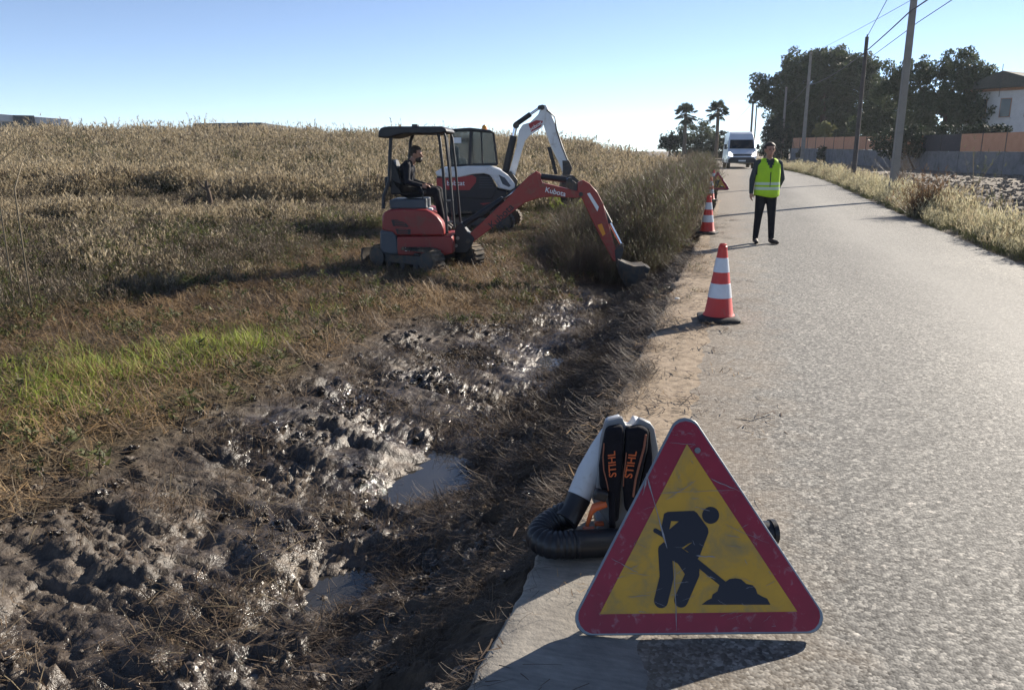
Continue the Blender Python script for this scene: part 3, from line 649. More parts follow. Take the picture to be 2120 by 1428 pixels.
# bright green grass patch by the mud
X, Y = sample(9000, -7.2, -4.0, 3, 9.5, lambda X, Y: np.clip(greenmask(X, Y) * 1.5 - 0.5 + 1.7 * fbm(X * 1.6, Y * 1.6, 3, 31), 0, 1) * 0.6); n = len(X)
def gtuft(seed): p = Plant(seed); p.blades(16, (0.04, 0.17), 0.09, 0.8, (0.004, 0.008), 0, 3, bend=1.4); return p
protos = [gtuft(500).done('g', [LM['lime']]), gtuft(501).done('g', [LM['green']]), gtuft(502).done('g', [LM['straw']])]
sc_ = RNG.uniform(0.4, 1.35, n) * (0.8 + 0.4 * greenmask(X, Y)) * (1 + 0.5 * fbm(X * 2.2, Y * 2.2, 2, 32))
scatter('green_grass', np.stack([X, Y, landw(X, Y) - 0.005], -1), np.stack([RNG.normal(0, .2, n), RNG.normal(0, .2, n), RNG.uniform(0, 6.28, n)], -1), np.stack([sc_] * 3, -1), RNG.choice([0, 0, 0, 0, 1, 2], n), protos, 'fresh yellow-green grass patch above the muddy slope', 'grass')

# cut stalks and straw on the mown strip
def mown(X, Y):
    a = np.where((X > tall_edge(Y) - 0.6) & (Y < 26), 1.0, 0) * np.where(X < -3.9 + 0.3 * perlin(X * 1.3, Y * 1.3, 33), 1.0, 0)
    b = np.where((Y > 8.2) & (Y < 24) & (X < -2.3 + 0.1 * (14 - np.clip(Y, 8, 14)) * -1 + 0.3 * perlin(X, Y, 34)) & (X > tall_edge(Y)), 0.9, 0) * sst(8.2, 10.5, Y)
    return np.maximum(a, b)
X, Y = sample(30000, -9, -2, 2.2, 26, lambda X, Y: mown(X, Y) * 0.62 * (1 - 0.7 * greenmask(X, Y))); n = len(X)
def litter(seed, nn=24, L=(0.06, 0.24), w=(0.003, 0.007)): p = Plant(seed); p.lying(nn, L, w, 0.14, (0.0, 0.07), 0, curl=0.6); return p
def stubble(seed): p = Plant(seed); p.blades(16, (0.04, 0.18), 0.15, 1.1, (0.003, 0.007), 0, 2, bend=0.7, tip=0.6); return p
protos = [litter(600).done('l', [LM['straw']]), litter(601).done('l', [LM['brown']]), stubble(602).done('l', [LM['straw']]), stubble(603).done('l', [LM['brown']]), leafy(604, (0.08, 0.22), 6, 6, 0, (0.03, 0.06)).done('l', [LM['olive'], LM['brown']]), litter(605).done('l', [LM['stem']])]
sc_ = RNG.uniform(0.7, 1.3, n); pa = fbm(X * 0.7, Y * 0.7, 2, 36); u = RNG.uniform(0, 1, n) + 0.6 * pa
pick = np.where(u < 0.3, 0, np.where(u < 0.52, 1, np.where(u < 0.66, 2, np.where(u < 0.8, 3, np.where(u < 0.9, 4, 5)))))
scatter('cut_litter', np.stack([X, Y, landw(X, Y) + 0.005], -1), eul_from(normals(X, Y, landw), RNG.uniform(0, 6.28, n)), np.stack([sc_] * 3, -1), pick, protos, 'brown cut stalks and straw strewn over the mown strip', 'plant litter')

# stalks and roots combed down the ditch's right bank
X, Y = sample(10000, -1.9, -0.55, 1.2, 15, lambda X, Y: np.where(X > -0.72 - 0.02 * perlin(Y * 2, X * 0, 4), 0.75 * sst(2.8, 4.2, Y) * sst(-0.05, 0.3, fbm(X * 0.5 + 7, Y * 1.2, 3, 43) - 1.2 * (X + 0.72)), 1) * np.where(X > -1.75 + 0.25 * perlin(X * 2, Y * 2, 41), np.where(Y < 7, 0.6, 0.42), 0.1) * (0.35 + 0.65 * sst(-0.2, 0.2, fbm(X * 2, Y * 2, 2, 42)))); n = len(X)
def roots(seed, nn=22): p = Plant(seed); p.lying(nn, (0.05, 0.20), (0.002, 0.0045), 0.13, (-0.005, 0.03), 0, 0.0, 1.0, 0.6, 4, 0.16); return p
protos = [roots(700).done('r', [LM['root']]), roots(701).done('r', [LM['root']]), roots(702, 12).done('r', [LM['brown']]), litter(703, 16, (0.04, 0.14), (0.002, 0.005)).done('r', [LM['brown']])]
sc_ = RNG.uniform(0.7, 1.25, n) * (0.55 + 0.45 * sst(2.2, 5.0, Y)); u = RNG.uniform(0, 1, n); pick = np.where(u < 0.42, 0, np.where(u < 0.84, 1, np.where(u < 0.93, 2, 3)))
scatter('ditch_roots', np.stack([X, Y, np.where(X > -0.76, rise(Y), landw(X, Y)) + 0.006], -1), eul_from(np.where((X > -0.76)[:, None], np.array([[0, 0, 1.0]]), normals(X, Y, landw)), RNG.normal(3.6, 0.5, n)), np.stack([sc_] * 3, -1), pick, protos, 'dark matted roots and stalks combed down the ditch bank beside the road', 'roots')
# straw trodden into the mud
X, Y = sample(15000, -4.4, -1.4, 1.5, 13, lambda X, Y: mudmask(X, Y) * (sst(-0.25, 0.35, fbm(X * 0.9, Y * 0.9, 3, 44)) * 0.34 + 0.4 * sst(0.12, 0.3, fbm(X * 1.4 + 5, Y * 1.4, 2, 45)))); n = len(X)
protos = [litter(710, 10, (0.04, 0.16), (0.002, 0.005)).done('m', [LM['brown']]), litter(711, 5, (0.06, 0.22), (0.002, 0.005)).done('m', [LM['stem']]), stubble(712).done('m', [LM['brown']])]
sc_ = RNG.uniform(0.5, 1.1, n)
scatter('mud_straw', np.stack([X, Y, landw(X, Y)], -1), eul_from(normals(X, Y, landw), RNG.normal(0, 1.2, n)), np.stack([sc_] * 3, -1), RNG.choice([0, 0, 1, 2], n), protos, 'broken stalks trodden into the wet mud of the ditch', 'plant litter')
# lumps of mud
def clod(seed):
    r = np.random.default_rng(seed); bm = bmesh.new(); bmesh.ops.create_icosphere(bm, subdivisions=3, radius=0.05)
    o = r.uniform(0, 50, 3)
    for v in bm.verts:
        c = v.co / 0.05; d = 1 + 0.95 * float(fbm(np.array([c.x * 1.9 + c.z + o[0]]), np.array([c.y * 1.9 + c.z * 2.3 + o[1]]), 4, seed, 0.65)[0]); v.co = Vector((v.co.x * d * 1.35, v.co.y * d, v.co.z * d * 0.65))
    me = bpy.data.meshes.new('clod'); bm.to_mesh(me); bm.free(); me.materials.append(M['clod'])
    return bpy.data.objects.new('clod', me)
def make_clod_mat():
    m, nt, N, L, P = _nt('wet_clods'); pos = N.new('ShaderNodeNewGeometry').outputs['Position']; oi = N.new('ShaderNodeObjectInfo')
    r = ramp(N, [(0.1, (0.028, 0.023, 0.02)), (0.5, (0.065, 0.052, 0.042)), (0.9, (0.12, 0.095, 0.072))]); L.new(oi.outputs['Random'], r.inputs[0]); L.new(r.outputs[0], P.inputs['Base Color'])
    r2 = ramp(N, [(0.0, 0.22), (1.0, 0.75)]); L.new(oi.outputs['Random'], r2.inputs[0]); L.new(r2.outputs[0], P.inputs['Roughness'])
    nb = noise(N, L, 45, 4, 0.6, pos); b = N.new('ShaderNodeBump'); b.inputs['Strength'].default_value = 0.5; b.inputs['Distance'].default_value = 0.015; L.new(nb.outputs[0], b.inputs['Height']); L.new(b.outputs[0], P.inputs['Normal']); return m
M['clod'] = make_clod_mat()
X, Y = sample(40000, -4.5, -0.74, 1.2, 13, lambda X, Y: np.maximum(mudmask(X, Y), 0.45 * sst(-1.6, -1.3, X)) * np.clip(0.03 + sst(0.0, 0.35, fbm(X * 1.2, Y * 1.2, 3, 46)) + 0.7 * sst(-3.4, -4.1, X), 0, 1) * 0.38); n = len(X)
sc_ = 0.10 + 0.62 * RNG.uniform(0, 1, n) ** 4
scatter('mud_clods', np.stack([X, Y, landw(X, Y) + 0.004], -1), np.stack([RNG.uniform(-.5, .5, n), RNG.uniform(-.5, .5, n), RNG.uniform(0, 6.28, n)], -1), np.stack([sc_] * 3, -1), RNG.integers(0, 4, n), [clod(800 + k) for k in range(4)], 'loose lumps of dark wet mud scattered over the dug ditch', 'mud')
# bits of straw and soil on the concrete edge and the road's left side
X, Y = sample(11000, -0.75, 1.6, 1.2, 22, lambda X, Y: np.clip(np.exp(-np.clip(X + 0.55, 0, None) / 0.22) * (0.3 + 0.7 * sst(3.2, 5.0, Y)) * (0.35 + 0.9 * sst(-0.1, 0.3, fbm(X * 2 + 3, Y * 1.1, 3, 48))) + 0.015, 0, 1) * 0.55); n = len(X)
protos = [litter(720, 12, (0.02, 0.12), (0.002, 0.005)).done('d', [LM['straw']]), litter(721, 14, (0.02, 0.10), (0.004, 0.009)).done('d', [LM['brown']]), litter(722, 4, (0.03, 0.14), (0.002, 0.004)).done('d', [LM['brown']])]
sc_ = RNG.uniform(0.5, 1.2, n); fz = np.where(X > 0.2, 0.35, 1.0)
scatter('straw_bits', np.stack([X, Y, rise(Y) + 0.008], -1), np.stack([np.zeros(n), np.zeros(n), RNG.uniform(0, 6.28, n)], -1), np.stack([sc_ * fz * 1.3, sc_ * fz * 1.3, sc_ * 0.55], -1), RNG.integers(0, 3, n), protos, 'bits of straw and soil spilt over the concrete edge and asphalt', 'plant litter')
# low dry tufts on the shoulder between the cones
X, Y = sample(700, -1.1, 0.35, 9, 24, lambda X, Y: np.where((fbm(X * 1.5, Y * 0.8, 2, 49) > 0.12) & (X < -0.1 - 0.04 * (Y - 9)), 0.55, 0)); n = len(X)
protos = [gtuft(510).done('t', [LM['straw']]), gtuft(511).done('t', [LM['vgreen']])]
sc_ = RNG.uniform(0.4, 0.9, n)
scatter('shoulder_tufts', np.stack([X, Y, rise(Y) + 0.0], -1), np.stack([RNG.normal(0, .2, n), RNG.normal(0, .2, n), RNG.uniform(0, 6.28, n)], -1), np.stack([sc_ * 1.2, sc_ * 1.2, sc_ * 0.7], -1), RNG.integers(0, 2, n), protos, 'flattened dry tufts on the road shoulder near the cones', 'grass')

# clods of the ploughed field
M['field_clod'] = pm('dry_clods', (0.14, 0.12, 0.098), (0.24, 0.205, 0.165), 8, 0.95, bump=0.5, bscale=20, spec=0.2)
def dclod(seed): o = clod(seed); o.data.materials.clear(); o.data.materials.append(M['field_clod']); return o
X, Y = sample(16000, 5.6, 22, 14, 60, lambda X, Y: np.where(X - shift(Y) > 5.7, 0.8 * sst(60, 25, Y) + 0.15, 0)); n = len(X)
sc_ = 0.4 + 1.5 * RNG.uniform(0, 1, n) ** 2.5
scatter('field_clods', np.stack([X, Y, land_r(X - shift(Y), Y) + 0.01], -1), np.stack([RNG.uniform(-.5, .5, n), RNG.uniform(-.5, .5, n), RNG.uniform(0, 6.28, n)], -1), np.stack([sc_] * 3, -1), RNG.integers(0, 3, n), [dclod(830 + k) for k in range(3)], 'dry grey clods of the ploughed field beyond the verge', 'soil')

# ------------------------------------------------------------------ roadworks signs
M['sign_red'] = pm('sign_red', (0.33, 0.017, 0.04), (0.26, 0.015, 0.032), 8, 0.4, dirt=(0.40, 0.28, 0.30), dscale=26, damt=0.12)
M['sign_yellow'] = pm('sign_yellow', (0.62, 0.335, 0.025), (0.52, 0.285, 0.028), 9, 0.42, dirt=(0.32, 0.23, 0.10), dscale=9, damt=0.45)
M['sign_black'] = pm('sign_black', (0.014, 0.013, 0.02), None, rough=0.4)
M['sign_back'] = pm('galvanised_back', (0.30, 0.32, 0.34), (0.2, 0.22, 0.24), 6, 0.42, metal=0.7)
M['scratch'] = pm('scratched_metal', (0.36, 0.36, 0.38), (0.22, 0.2, 0.22), 30, 0.6)
SIGN = dict(o=np.array([-0.0399, 2.5235, 0.012]), yaw=0.2061, lean=0.4659, roll=0.0482)
def sign_axes(yaw, lean, roll):
    r = np.array([math.cos(yaw), math.sin(yaw), 0]); b = np.array([-math.sin(yaw), math.cos(yaw), 0]); u = np.array([0, 0, 1]) * math.cos(lean) + b * math.sin(lean)
    return r * math.cos(roll) + u * math.sin(roll), -r * math.sin(roll) + u * math.cos(roll)
SR, SU = sign_axes(SIGN['yaw'], SIGN['lean'], SIGN['roll']); SN = np.cross(SR, SU)
def sg(px, py):                                           # photo pixel -> (s, t) on the sign's face
    d = ray(px, py); k = ((SIGN['o'] - EYE) @ SN) / (d @ SN); p = EYE + k * d - SIGN['o']; return (p @ SR, p @ SU)
def zz(x, y): return sg(1340 + x / 5.95, 1040 + y / 5.95)
def round_tri(pts, r, n=8):
    out = []; k = len(pts)
    for i in range(k):
        p = Vector(pts[i]); a = (Vector(pts[i - 1]) - p).normalized(); b = (Vector(pts[(i + 1) % k]) - p).normalized()
        ang = a.angle(b); L = r / math.tan(ang / 2); c = p + (a + b).normalized() * (r / math.sin(ang / 2)); s = p + a * L - c; e = p + b * L - c
        for j in range(n + 1):
            v = (s * (1 - j / n) + e * (j / n)); out.append(tuple(c + v.normalized() * r))
    return out
def chain(pts, w):                                         # a stroked polyline with round ends as a polygon list
    polys = []
    for a, b in zip(pts[:-1], pts[1:]):
        a = Vector(a); b = Vector(b); d = (b - a).normalized(); n = Vector((-d.y, d.x)); q = []
        for k in range(9): t = math.pi / 2 + math.pi * k / 8; q.append(tuple(a + (d * math.cos(t) + n * math.sin(t)) * w))
        for k in range(9): t = -math.pi / 2 + math.pi * k / 8; q.append(tuple(b + (d * math.cos(t) + n * math.sin(t)) * w))
        polys.append(q)
    return polys
S = 0.935
TRI = [(-S / 2, 0.0), (S / 2, 0.0), (0.0, S * 0.866)]
def make_sign(label, full=True):
    root = thing('roadworks_sign', label, 'road sign', (0, 0, 0))
    tri = round_tri(TRI, 0.055)
    P = lambda poly, y0, y1: MB().prism(poly, y0, y1)
    P(tri, 0.0, 0.022).build('panel', M['sign_back'], root, bevel=0.003)
    c = Vector((0, S * 0.2887)); k1, k2 = 0.972, 0.728
    sc_ = lambda k: [(c.x + (p[0] - c.x) * k, c.y + (p[1] - c.y) * k) for p in tri]
    P(sc_(k1), -0.0022, 0.0).build('border', M['sign_red'], root)
    yel = [sg(1421.5, 924.4), sg(1241.2, 1275.6), sg(1649.6, 1270.3)] if full else [(c.x + (p[0] - c.x) * 0.66, c.y + (p[1] - c.y) * 0.66) for p in TRI]
    P(yel, -0.0040, -0.0024).build('face', M['sign_yellow'], root)
    # the digging worker and the heap
    b = MB(); yA, yB = -0.0054, -0.0041; step = [0]
    def put(poly): step[0] += 1; b.prism(poly, yA - 0.00006 * step[0], yB)
    def zp(l): return [zz(*p) for p in l]
    cx_, cy_ = 776, 187
    put([zz(cx_ + 105 * math.cos(a), cy_ + 105 * math.sin(a)) for a in np.linspace(0, 2 * math.pi, 24, endpoint=False)])
    put(zp([(205, 165), (250, 145), (570, 132), (605, 155), (742, 345), (750, 400), (735, 440), (640, 690), (560, 690), (525, 650), (440, 600), (550, 520), (430, 560), (300, 480), (270, 360), (385, 262), (290, 258), (262, 390), (245, 500), (190, 470), (172, 330)]))
    put(zp([(180, 330), (270, 360), (300, 360), (400, 265), (560, 500), (420, 590), (490, 640), (580, 645), (640, 690), (600, 745), (370, 780), (300, 740), (140, 640), (140, 570), (200, 515), (240, 560), (185, 440)]))
    for q in chain(zp([(215, 620), (235, 950), (165, 1240)]), 0.024): put(q)
    put(zp([(132, 590), (230, 520), (390, 640), (300, 760), (305, 960), (160, 960)]))
    for q in chain(zp([(430, 720), (555, 905), (410, 1235)]), 0.0235): put(q)
    put(zp([(360, 690), (590, 690), (640, 860), (620, 950), (560, 990), (470, 905), (370, 780)]))
    for q in chain(zp([(98, 375), (230, 450)]), 0.008): put(q)
    for q in chain(zp([(560, 730), (930, 1030)]), 0.0115): put(q)
    b.build('worker_symbol', M['sign_black'], root)
    MB().prism(zp([(665, 1285), (730, 1235), (790, 1205), (800, 1160), (860, 1120), (885, 1040), (950, 1010), (1010, 970), (1080, 960), (1150, 972), (1215, 1030), (1290, 1045), (1330, 1090), (1350, 1150), (1410, 1185), (1470, 1210), (1510, 1285)]), -0.0054, -0.0041).build('heap_symbol', M['sign_black'], root)
    if full:
        for px, py in ((1443, 938),):
            s_, t_ = sg(px, py); MB().cyl((s_, -0.010, t_), (s_, -0.002, t_), 0.011, n=12).build('rivet', M['steel'], root, 30)
        rr = random.Random(5); lines = [((1338, 985), (1380, 1140), 2.2), ((1340, 985), (1330, 1030), 2.0), ((1440, 1155), (1480, 1158), 1.6), ((1378, 1040), (1440, 1000), 0.9), ((1365, 1025), (1520, 1020), 0.7), ((1385, 922), (1440, 926), 0.7), ((1395, 1165), (1400, 1310), 1.0), ((1470, 996), (1530, 1022), 1.2), ((1265, 1160), (1320, 1190), 0.9), ((1290, 1190), (1345, 1195), 0.5), ((1460, 1195), (1480, 1203), 1.4), ((1300, 1240), (1345, 1236), 0.6), ((1530, 1200), (1560, 1210), 0.5), ((1500, 1090), (1590, 1130), 0.5)] + [((x_, y_), (x_ + dx_, y_ + dy_), w_) for x_, y_, dx_, dy_, w_ in [(rr.uniform(1290, 1600), rr.uniform(1060, 1310), rr.uniform(-35, 35), rr.uniform(-14, 14), rr.uniform(0.25, 0.7)) for _ in range(34)]] + [((x_, y_), (x_ + dx_, y_ + dy_), w_) for x_, y_, dx_, dy_, w_ in [(rr.uniform(1390, 1450), rr.uniform(900, 1040), rr.uniform(-18, 18), rr.uniform(-10, 10), rr.uniform(0.3, 0.7)) for _ in range(10)]]
        for a, b_, w in lines:
            A = Vector(sg(*a)); B = Vector(sg(*b_)); d = (B - A).normalized(); n = Vector((-d.y, d.x)); w = w * 0.0011; k = 7; top = []; bot = []
            for j in range(k):
                p = A.lerp(B, j / (k - 1)) + n * rr.uniform(-1, 1) * 0.0016; ww = w * (0.35 + rr.random()) * (0.3 if j in (0, k - 1) else 1); top.append(tuple(p + n * ww)); bot.append(tuple(p - n * ww))
            MB().prism(top + bot[::-1], -0.0066, -0.0056).build('scratch', M['scratch'], root)
    # folding frame that props the panel
    for sx in (-0.17, 0.17):
        t0, L = 0.50, 0.0
        MB().tube([(sx * 0.6, 0.03, 0.06), (sx * 0.6, 0.03, 0.52)], 0.012, 8).build('rail', M['dark_steel'], root, 40)
    return root
sg_root = make_sign('scratched triangular roadworks warning sign propped up beside the blower')
sm = Matrix.Identity(4); back = -SN                       # panel's own y points away from the viewer
for i in range(3): sm[i][0] = SR[i]; sm[i][1] = back[i]; sm[i][2] = SU[i]; sm[i][3] = SIGN['o'][i]
low = min((sm @ Vector((p[0], 0, p[1]))).z for p in round_tri(TRI, 0.055)); sm[2][3] -= low - 0.006
sg_root.matrix_world = sm
for sx in (-0.17, 0.17):                                   # prop legs reach the ground behind the panel
    p0 = Vector((sx * 0.6, 0.04, 0.50)); w0 = sm @ p0; w1 = w0 + Vector((-math.sin(YAW), math.cos(YAW), 0)) * 0.05; w1.z = 0.012; p1 = sm.inverted() @ w1
    MB().tube([p0, p1], 0.011, 8).build('prop_leg', M['dark_steel'], sg_root, 40)

far = make_sign('far small-looking triangular roadworks sign beside the last cone', False)
fg = G(1487, 391, 0.12); fx, fy = float(fg[0]) - 0.0, float(fg[1])
fy = 33.5; fx = float(EYE[0] + (G(1487, 391)[0] - EYE[0]) * fy / G(1487, 391)[1])
r_, u_ = sign_axes(0.2, 0.4, 0.0); n_ = np.cross(r_, u_); fm = Matrix.Identity(4)
for i in range(3): fm[i][0] = r_[i]; fm[i][1] = -n_[i]; fm[i][2] = u_[i]
fm[0][3], fm[1][3], fm[2][3] = fx, fy, float(rise(fy)) + 0.012
far.matrix_world = fm
for sx in (-0.17, 0.17):
    p0 = Vector((sx, 0.04, 0.60)); w0 = fm @ p0; w1 = w0 + Vector((0, 0.16, 0)); w1.z = float(rise(fy)) + 0.015
    MB().tube([p0, fm.inverted() @ w1], 0.011, 8).build('prop_leg', M['dark_steel'], far, 40)

# ------------------------------------------------------------------ traffic cones
M['cone_red'] = pm('cone_red', (0.62, 0.05, 0.035), (0.55, 0.045, 0.035), 6, 0.5, dirt=(0.32, 0.16, 0.12), dscale=8, damt=0.1)
M['cone_white'] = pm('reflective_white', (0.68, 0.69, 0.72), (0.58, 0.6, 0.64), 10, 0.3)
M['cone_base'] = pm('cone_rubber', (0.02, 0.02, 0.021), (0.04, 0.037, 0.034), 9, 0.8, bump=0.2)
def make_cone():
    root = thing('traffic_cone', '', 'traffic cone')
    R = lambda z: 0.142 - (z - 0.045) * (0.142 - 0.036) / (0.745 - 0.045)
    b = MB(); k = 8; out = round_tri([(-.20, -.20), (.20, -.20), (.20, .20), (-.20, .20)], 0.05, 4)
    n = len(out); ring = lambda s_, z: [(p[0] * s_, p[1] * s_, z) for p in out]
    vs = ring(1, 0.0) + ring(1.0, 0.026) + ring(0.94, 0.034) + ring(0.70, 0.045); fs = [tuple(range(n))[::-1]]
    for j in range(3): fs += [(j * n + i, j * n + (i + 1) % n, (j + 1) * n + (i + 1) % n, (j + 1) * n + i) for i in range(n)]
    fs.append(tuple(range(3 * n, 4 * n))); b.add(vs, fs); b.build('base', M['cone_base'], root, 30)
    b = MB(); b.lathe([(0.155, 0.045), (0.150, 0.055), (R(0.07), 0.07), (R(0.70), 0.70), (0.043, 0.705), (0.043, 0.722), (0.036, 0.73), (0.036, 0.745), (0.026, 0.75), (0.024, 0.70)], 28); b.build('body', M['cone_red'], root, 35)
    for z0, z1 in ((0.225, 0.365), (0.475, 0.615)):
        b = MB(); b.lathe([(R(z0) + 0.0005, z0), (R(z0) + 0.003, z0 + 0.001), (R(z1) + 0.003, z1 - 0.001), (R(z1) + 0.0005, z1)], 28); b.build('reflective_band', M['cone_white'], root, 35)
    return root
cone0 = make_cone()
cone_spots = [(1487, 663, 0.0, 0.12, 'nearest red and white traffic cone standing alone on the asphalt edge'),
              (1464, 484, 0.0, -0.2, 'second traffic cone from the camera, level with the standing person'),
              (1470, 414, 0.05, 0.5, 'third traffic cone from the camera, partly against the scrub'),
              (1476, 391, 0.08, 0.3, 'farthest traffic cone, just left of the far triangular sign')]
for k, (px, py, z, rz, lab) in enumerate(cone_spots):
    o = cone0 if k == 0 else copy_tree(cone0); p = G(px, py, z)
    o.location = (p[0], p[1], float(rise(p[1])) + 0.012); o.rotation_euler = (0, 0, rz); tag(o, lab, 'traffic cone', 'cones along the road edge')

# ------------------------------------------------------------------ backpack leaf blower
M['bl_white'] = pm('blower_white', (0.62, 0.63, 0.64), (0.52, 0.53, 0.55), 7, 0.42, dirt=(0.3, 0.27, 0.23), dscale=9, damt=0.2)
M['bl_grey'] = pm('blower_grey', (0.20, 0.205, 0.21), (0.26, 0.26, 0.265), 7, 0.45)
M['bl_black'] = pm('blower_black', (0.012, 0.012, 0.015), (0.02, 0.02, 0.023), 12, 0.42, bump=0.06, bscale=60)
M['pad'] = pm('harness_fabric', (0.010, 0.010, 0.014), (0.016, 0.015, 0.02), 30, 0.9, bump=0.3, bscale=160, spec=0.2)
M['piping'] = pm('orange_piping', (0.27, 0.10, 0.06), None, rough=0.8)
M['bl_orange'] = pm('orange_plastic', (0.66, 0.13, 0.035), (0.58, 0.12, 0.035), 9, 0.45)
BO = G(1296, 1122); BP = Plane((BO[0], BO[1], 0), (RT[0], RT[1]))
blower = thing('leaf_blower', 'backpack leaf blower with white housing and black harness behind the sign', 'leaf blower', (BO[0], BO[1], 0), math.atan2(RT[1], RT[0]))
def bz(x, y): return BP(1220 + x / 9.52, 850 + y / 9.52)
def bb(x, y): return BP(1080 + x / 4.326, 850 + y / 4.326)
outl = [bz(*p) for p in [(140, 1400), (230, 560), (290, 330), (330, 205), (400, 165), (640, 105), (665, 120), (720, 250), (880, 290), (930, 220), (990, 130), (1060, 145), (1210, 215), (1290, 330), (1360, 700), (1400, 1200), (1380, 1700), (1100, 2350), (500, 2350), (130, 1900)]]
MB().prism([(x, z * 0.985) for x, z in outl], 0.0, 0.035).build('back_plate', M['bl_grey'], blower, bevel=0.008, seg=3)
MB().prism([(x * 0.86, z * 0.93) for x, z in outl], 0.05, 0.15).build('housing', M['bl_white'], blower, bevel=0.03, seg=3)
MB().cyl((0.02, 0.10, 0.20), (0.02, 0.27, 0.20), 0.155, 0.145, 32).build('fan_housing', M['bl_white'], blower, 40, bevel=0.012)
MB().box((0.03, 0.17, 0.43), (0.2, 0.12, 0.09)).build('engine_cover', M['bl_orange'], blower, bevel=0.02, seg=3)
def pad(name, pts, y0=-0.045):
    return MB().prism([bz(*p) for p in pts], y0, 0.004).build(name, M['pad'], blower, bevel=0.014, seg=3)
pad('shoulder_pad', [(180, 1050), (235, 700), (310, 330), (380, 285), (640, 235), (660, 420), (650, 900), (600, 1500), (560, 2100), (430, 2120), (330, 1500), (200, 1480)])
pad('shoulder_pad', [(700, 300), (980, 250), (1150, 330), (1120, 700), (1010, 1180), (930, 1500), (900, 2000), (690, 1900), (650, 1450), (670, 900)])
pad('side_pad', [(1150, 350), (1185, 380), (1230, 900), (1200, 1350), (1080, 1700), (960, 1600), (1060, 1150), (1130, 700)], -0.02)
def strip(name, pts, r, mat, y=-0.048): MB().tube([(bz(*p)[0], y, bz(*p)[1]) for p in pts], r, 6).build(name, mat, blower, 40)
strip('piping', [(1080, 390), (1040, 650), (960, 950), (880, 1250), (855, 1420), (830, 1600)], 0.005, M['piping'])
strip('piping', [(265, 560), (245, 830), (260, 1080), (320, 1320), (350, 1480)], 0.003, M['piping'])
strip('piping', [(700, 740), (680, 950), (650, 1150), (640, 1400)], 0.0025, M['piping'])
def lettering(x0, y0, x1, y1, sh):
    a = Vector(bz(x0, y0)); b_ = Vector(bz(x1, y1)); c_ = (a + b_) / 2; d = (b_ - a); ang = math.atan2(d.y, d.x)
    R = Matrix.Rotation(-ang, 4, 'Y') @ Matrix.Rotation(math.pi / 2, 4, 'X')
    text('lettering', 'STIHL', d.length * 0.335, M['orange'], blower, Matrix.Translation((c_.x, -0.0465, c_.y)) @ R, 0.002, sh, 'CENTER', 1.04)
lettering(445, 1250, 415, 680, -0.05); lettering(735, 1270, 845, 680, -0.05)
# white outlet, cuff, corrugated hose and blower tube on the ground
def q(x, y, yy): p = bb(x, y); return (p[0], yy, p[1])
MB().tube([q(800, 260, 0.10), q(720, 400, 0.08), q(620, 600, 0.06), q(510, 815, 0.03)], [0.030, 0.042, 0.054, 0.052], 20).build('outlet_elbow', M['bl_white'], blower, 40)
MB().tube([q(520, 800, 0.03), q(455, 900, 0.0), q(390, 960, -0.03)], [0.054, 0.050, 0.054], 20).build('cuff', M['bl_black'], blower, 40)
bm4 = Matrix.Translation((BO[0], BO[1], 0)) @ Matrix.Rotation(math.atan2(RT[1], RT[0]), 4, 'Z')
def wl_(px, py, z): return tuple(bm4.inverted() @ Vector(G(px, py, z)))
hp = [q(430, 925, 0.0), wl_(1158, 1072, 0.105), wl_(1130, 1090, 0.085), wl_(1117, 1112, 0.070), wl_(1140, 1126, 0.064), wl_(1172, 1127, 0.062), wl_(1205, 1125, 0.061)]
pts = []; rad = []
for i in range(len(hp) - 1):
    for k in range(10):
        t_ = k / 10; p0, p1, p2, p3 = [np.array(hp[max(0, min(len(hp) - 1, i + j))]) for j in (-1, 0, 1, 2)]
        c_ = 0.5 * ((2 * p1) + (-p0 + p2) * t_ + (2 * p0 - 5 * p1 + 4 * p2 - p3) * t_ ** 2 + (-p0 + 3 * p1 - 3 * p2 + p3) * t_ ** 3); pts.append(c_)
pts = np.array(pts); pts[:, 2] = np.maximum(pts[:, 2], 0.061)
L_ = np.concatenate([[0], np.cumsum(np.linalg.norm(np.diff(pts, axis=0), axis=1))]); fine = np.linspace(0, L_[-1], 150)
pts = np.stack([np.interp(fine, L_, pts[:, k]) for k in range(3)], -1); rad = 0.054 + 0.006 * np.abs(np.sin(fine / 0.022 * math.pi))
MB().tube([tuple(p) for p in pts], list(rad), 20).build('corrugated_hose', M['bl_black'], blower, 60)
e0 = pts[-1]; mz = G(1612, 1100, 0.055); mz = G(1606, 1100, 0.06); bm4 = Matrix.Translation((BO[0], BO[1], 0)) @ Matrix.Rotation(math.atan2(RT[1], RT[0]), 4, 'Z')
ml = bm4.inverted() @ Vector(mz)
a = Vector(e0); b_ = Vector((ml.x, ml.y, 0.06)); d = (b_ - a)
MB().tube([a - d * 0.03, a, a + d * 0.16, a + d * 0.17, a + d * 0.42, a + d * 0.43, a + d * 0.97], [0.059, 0.059, 0.058, 0.054, 0.053, 0.050, 0.049], 22).build('blower_tube', M['bl_black'], blower, 40)
bb_ = MB(); ax = d.normalized(); e_ = a + d * 0.97
bb_.tube([e_, e_ + ax * 0.02, e_ + ax * 0.021, e_ - ax * 0.10], [0.054, 0.054, 0.047, 0.044], 22); bb_.build('nozzle', M['bl_black'], blower, 40)
hA = [q(575, 980, -0.05), q(610, 860, -0.06), q(640, 810, -0.06), q(745, 775, -0.06)]
MB().tube(hA, [0.008, 0.010, 0.018, 0.016], 10).build('control_handle', M['bl_orange'], blower, 50)
MB().box(q(690, 690, -0.07), (0.06, 0.04, 0.045), Matrix.Rotation(0.3, 3, 'Y')).build('control_grip', M['bl_black'], blower, bevel=0.012, seg=3)
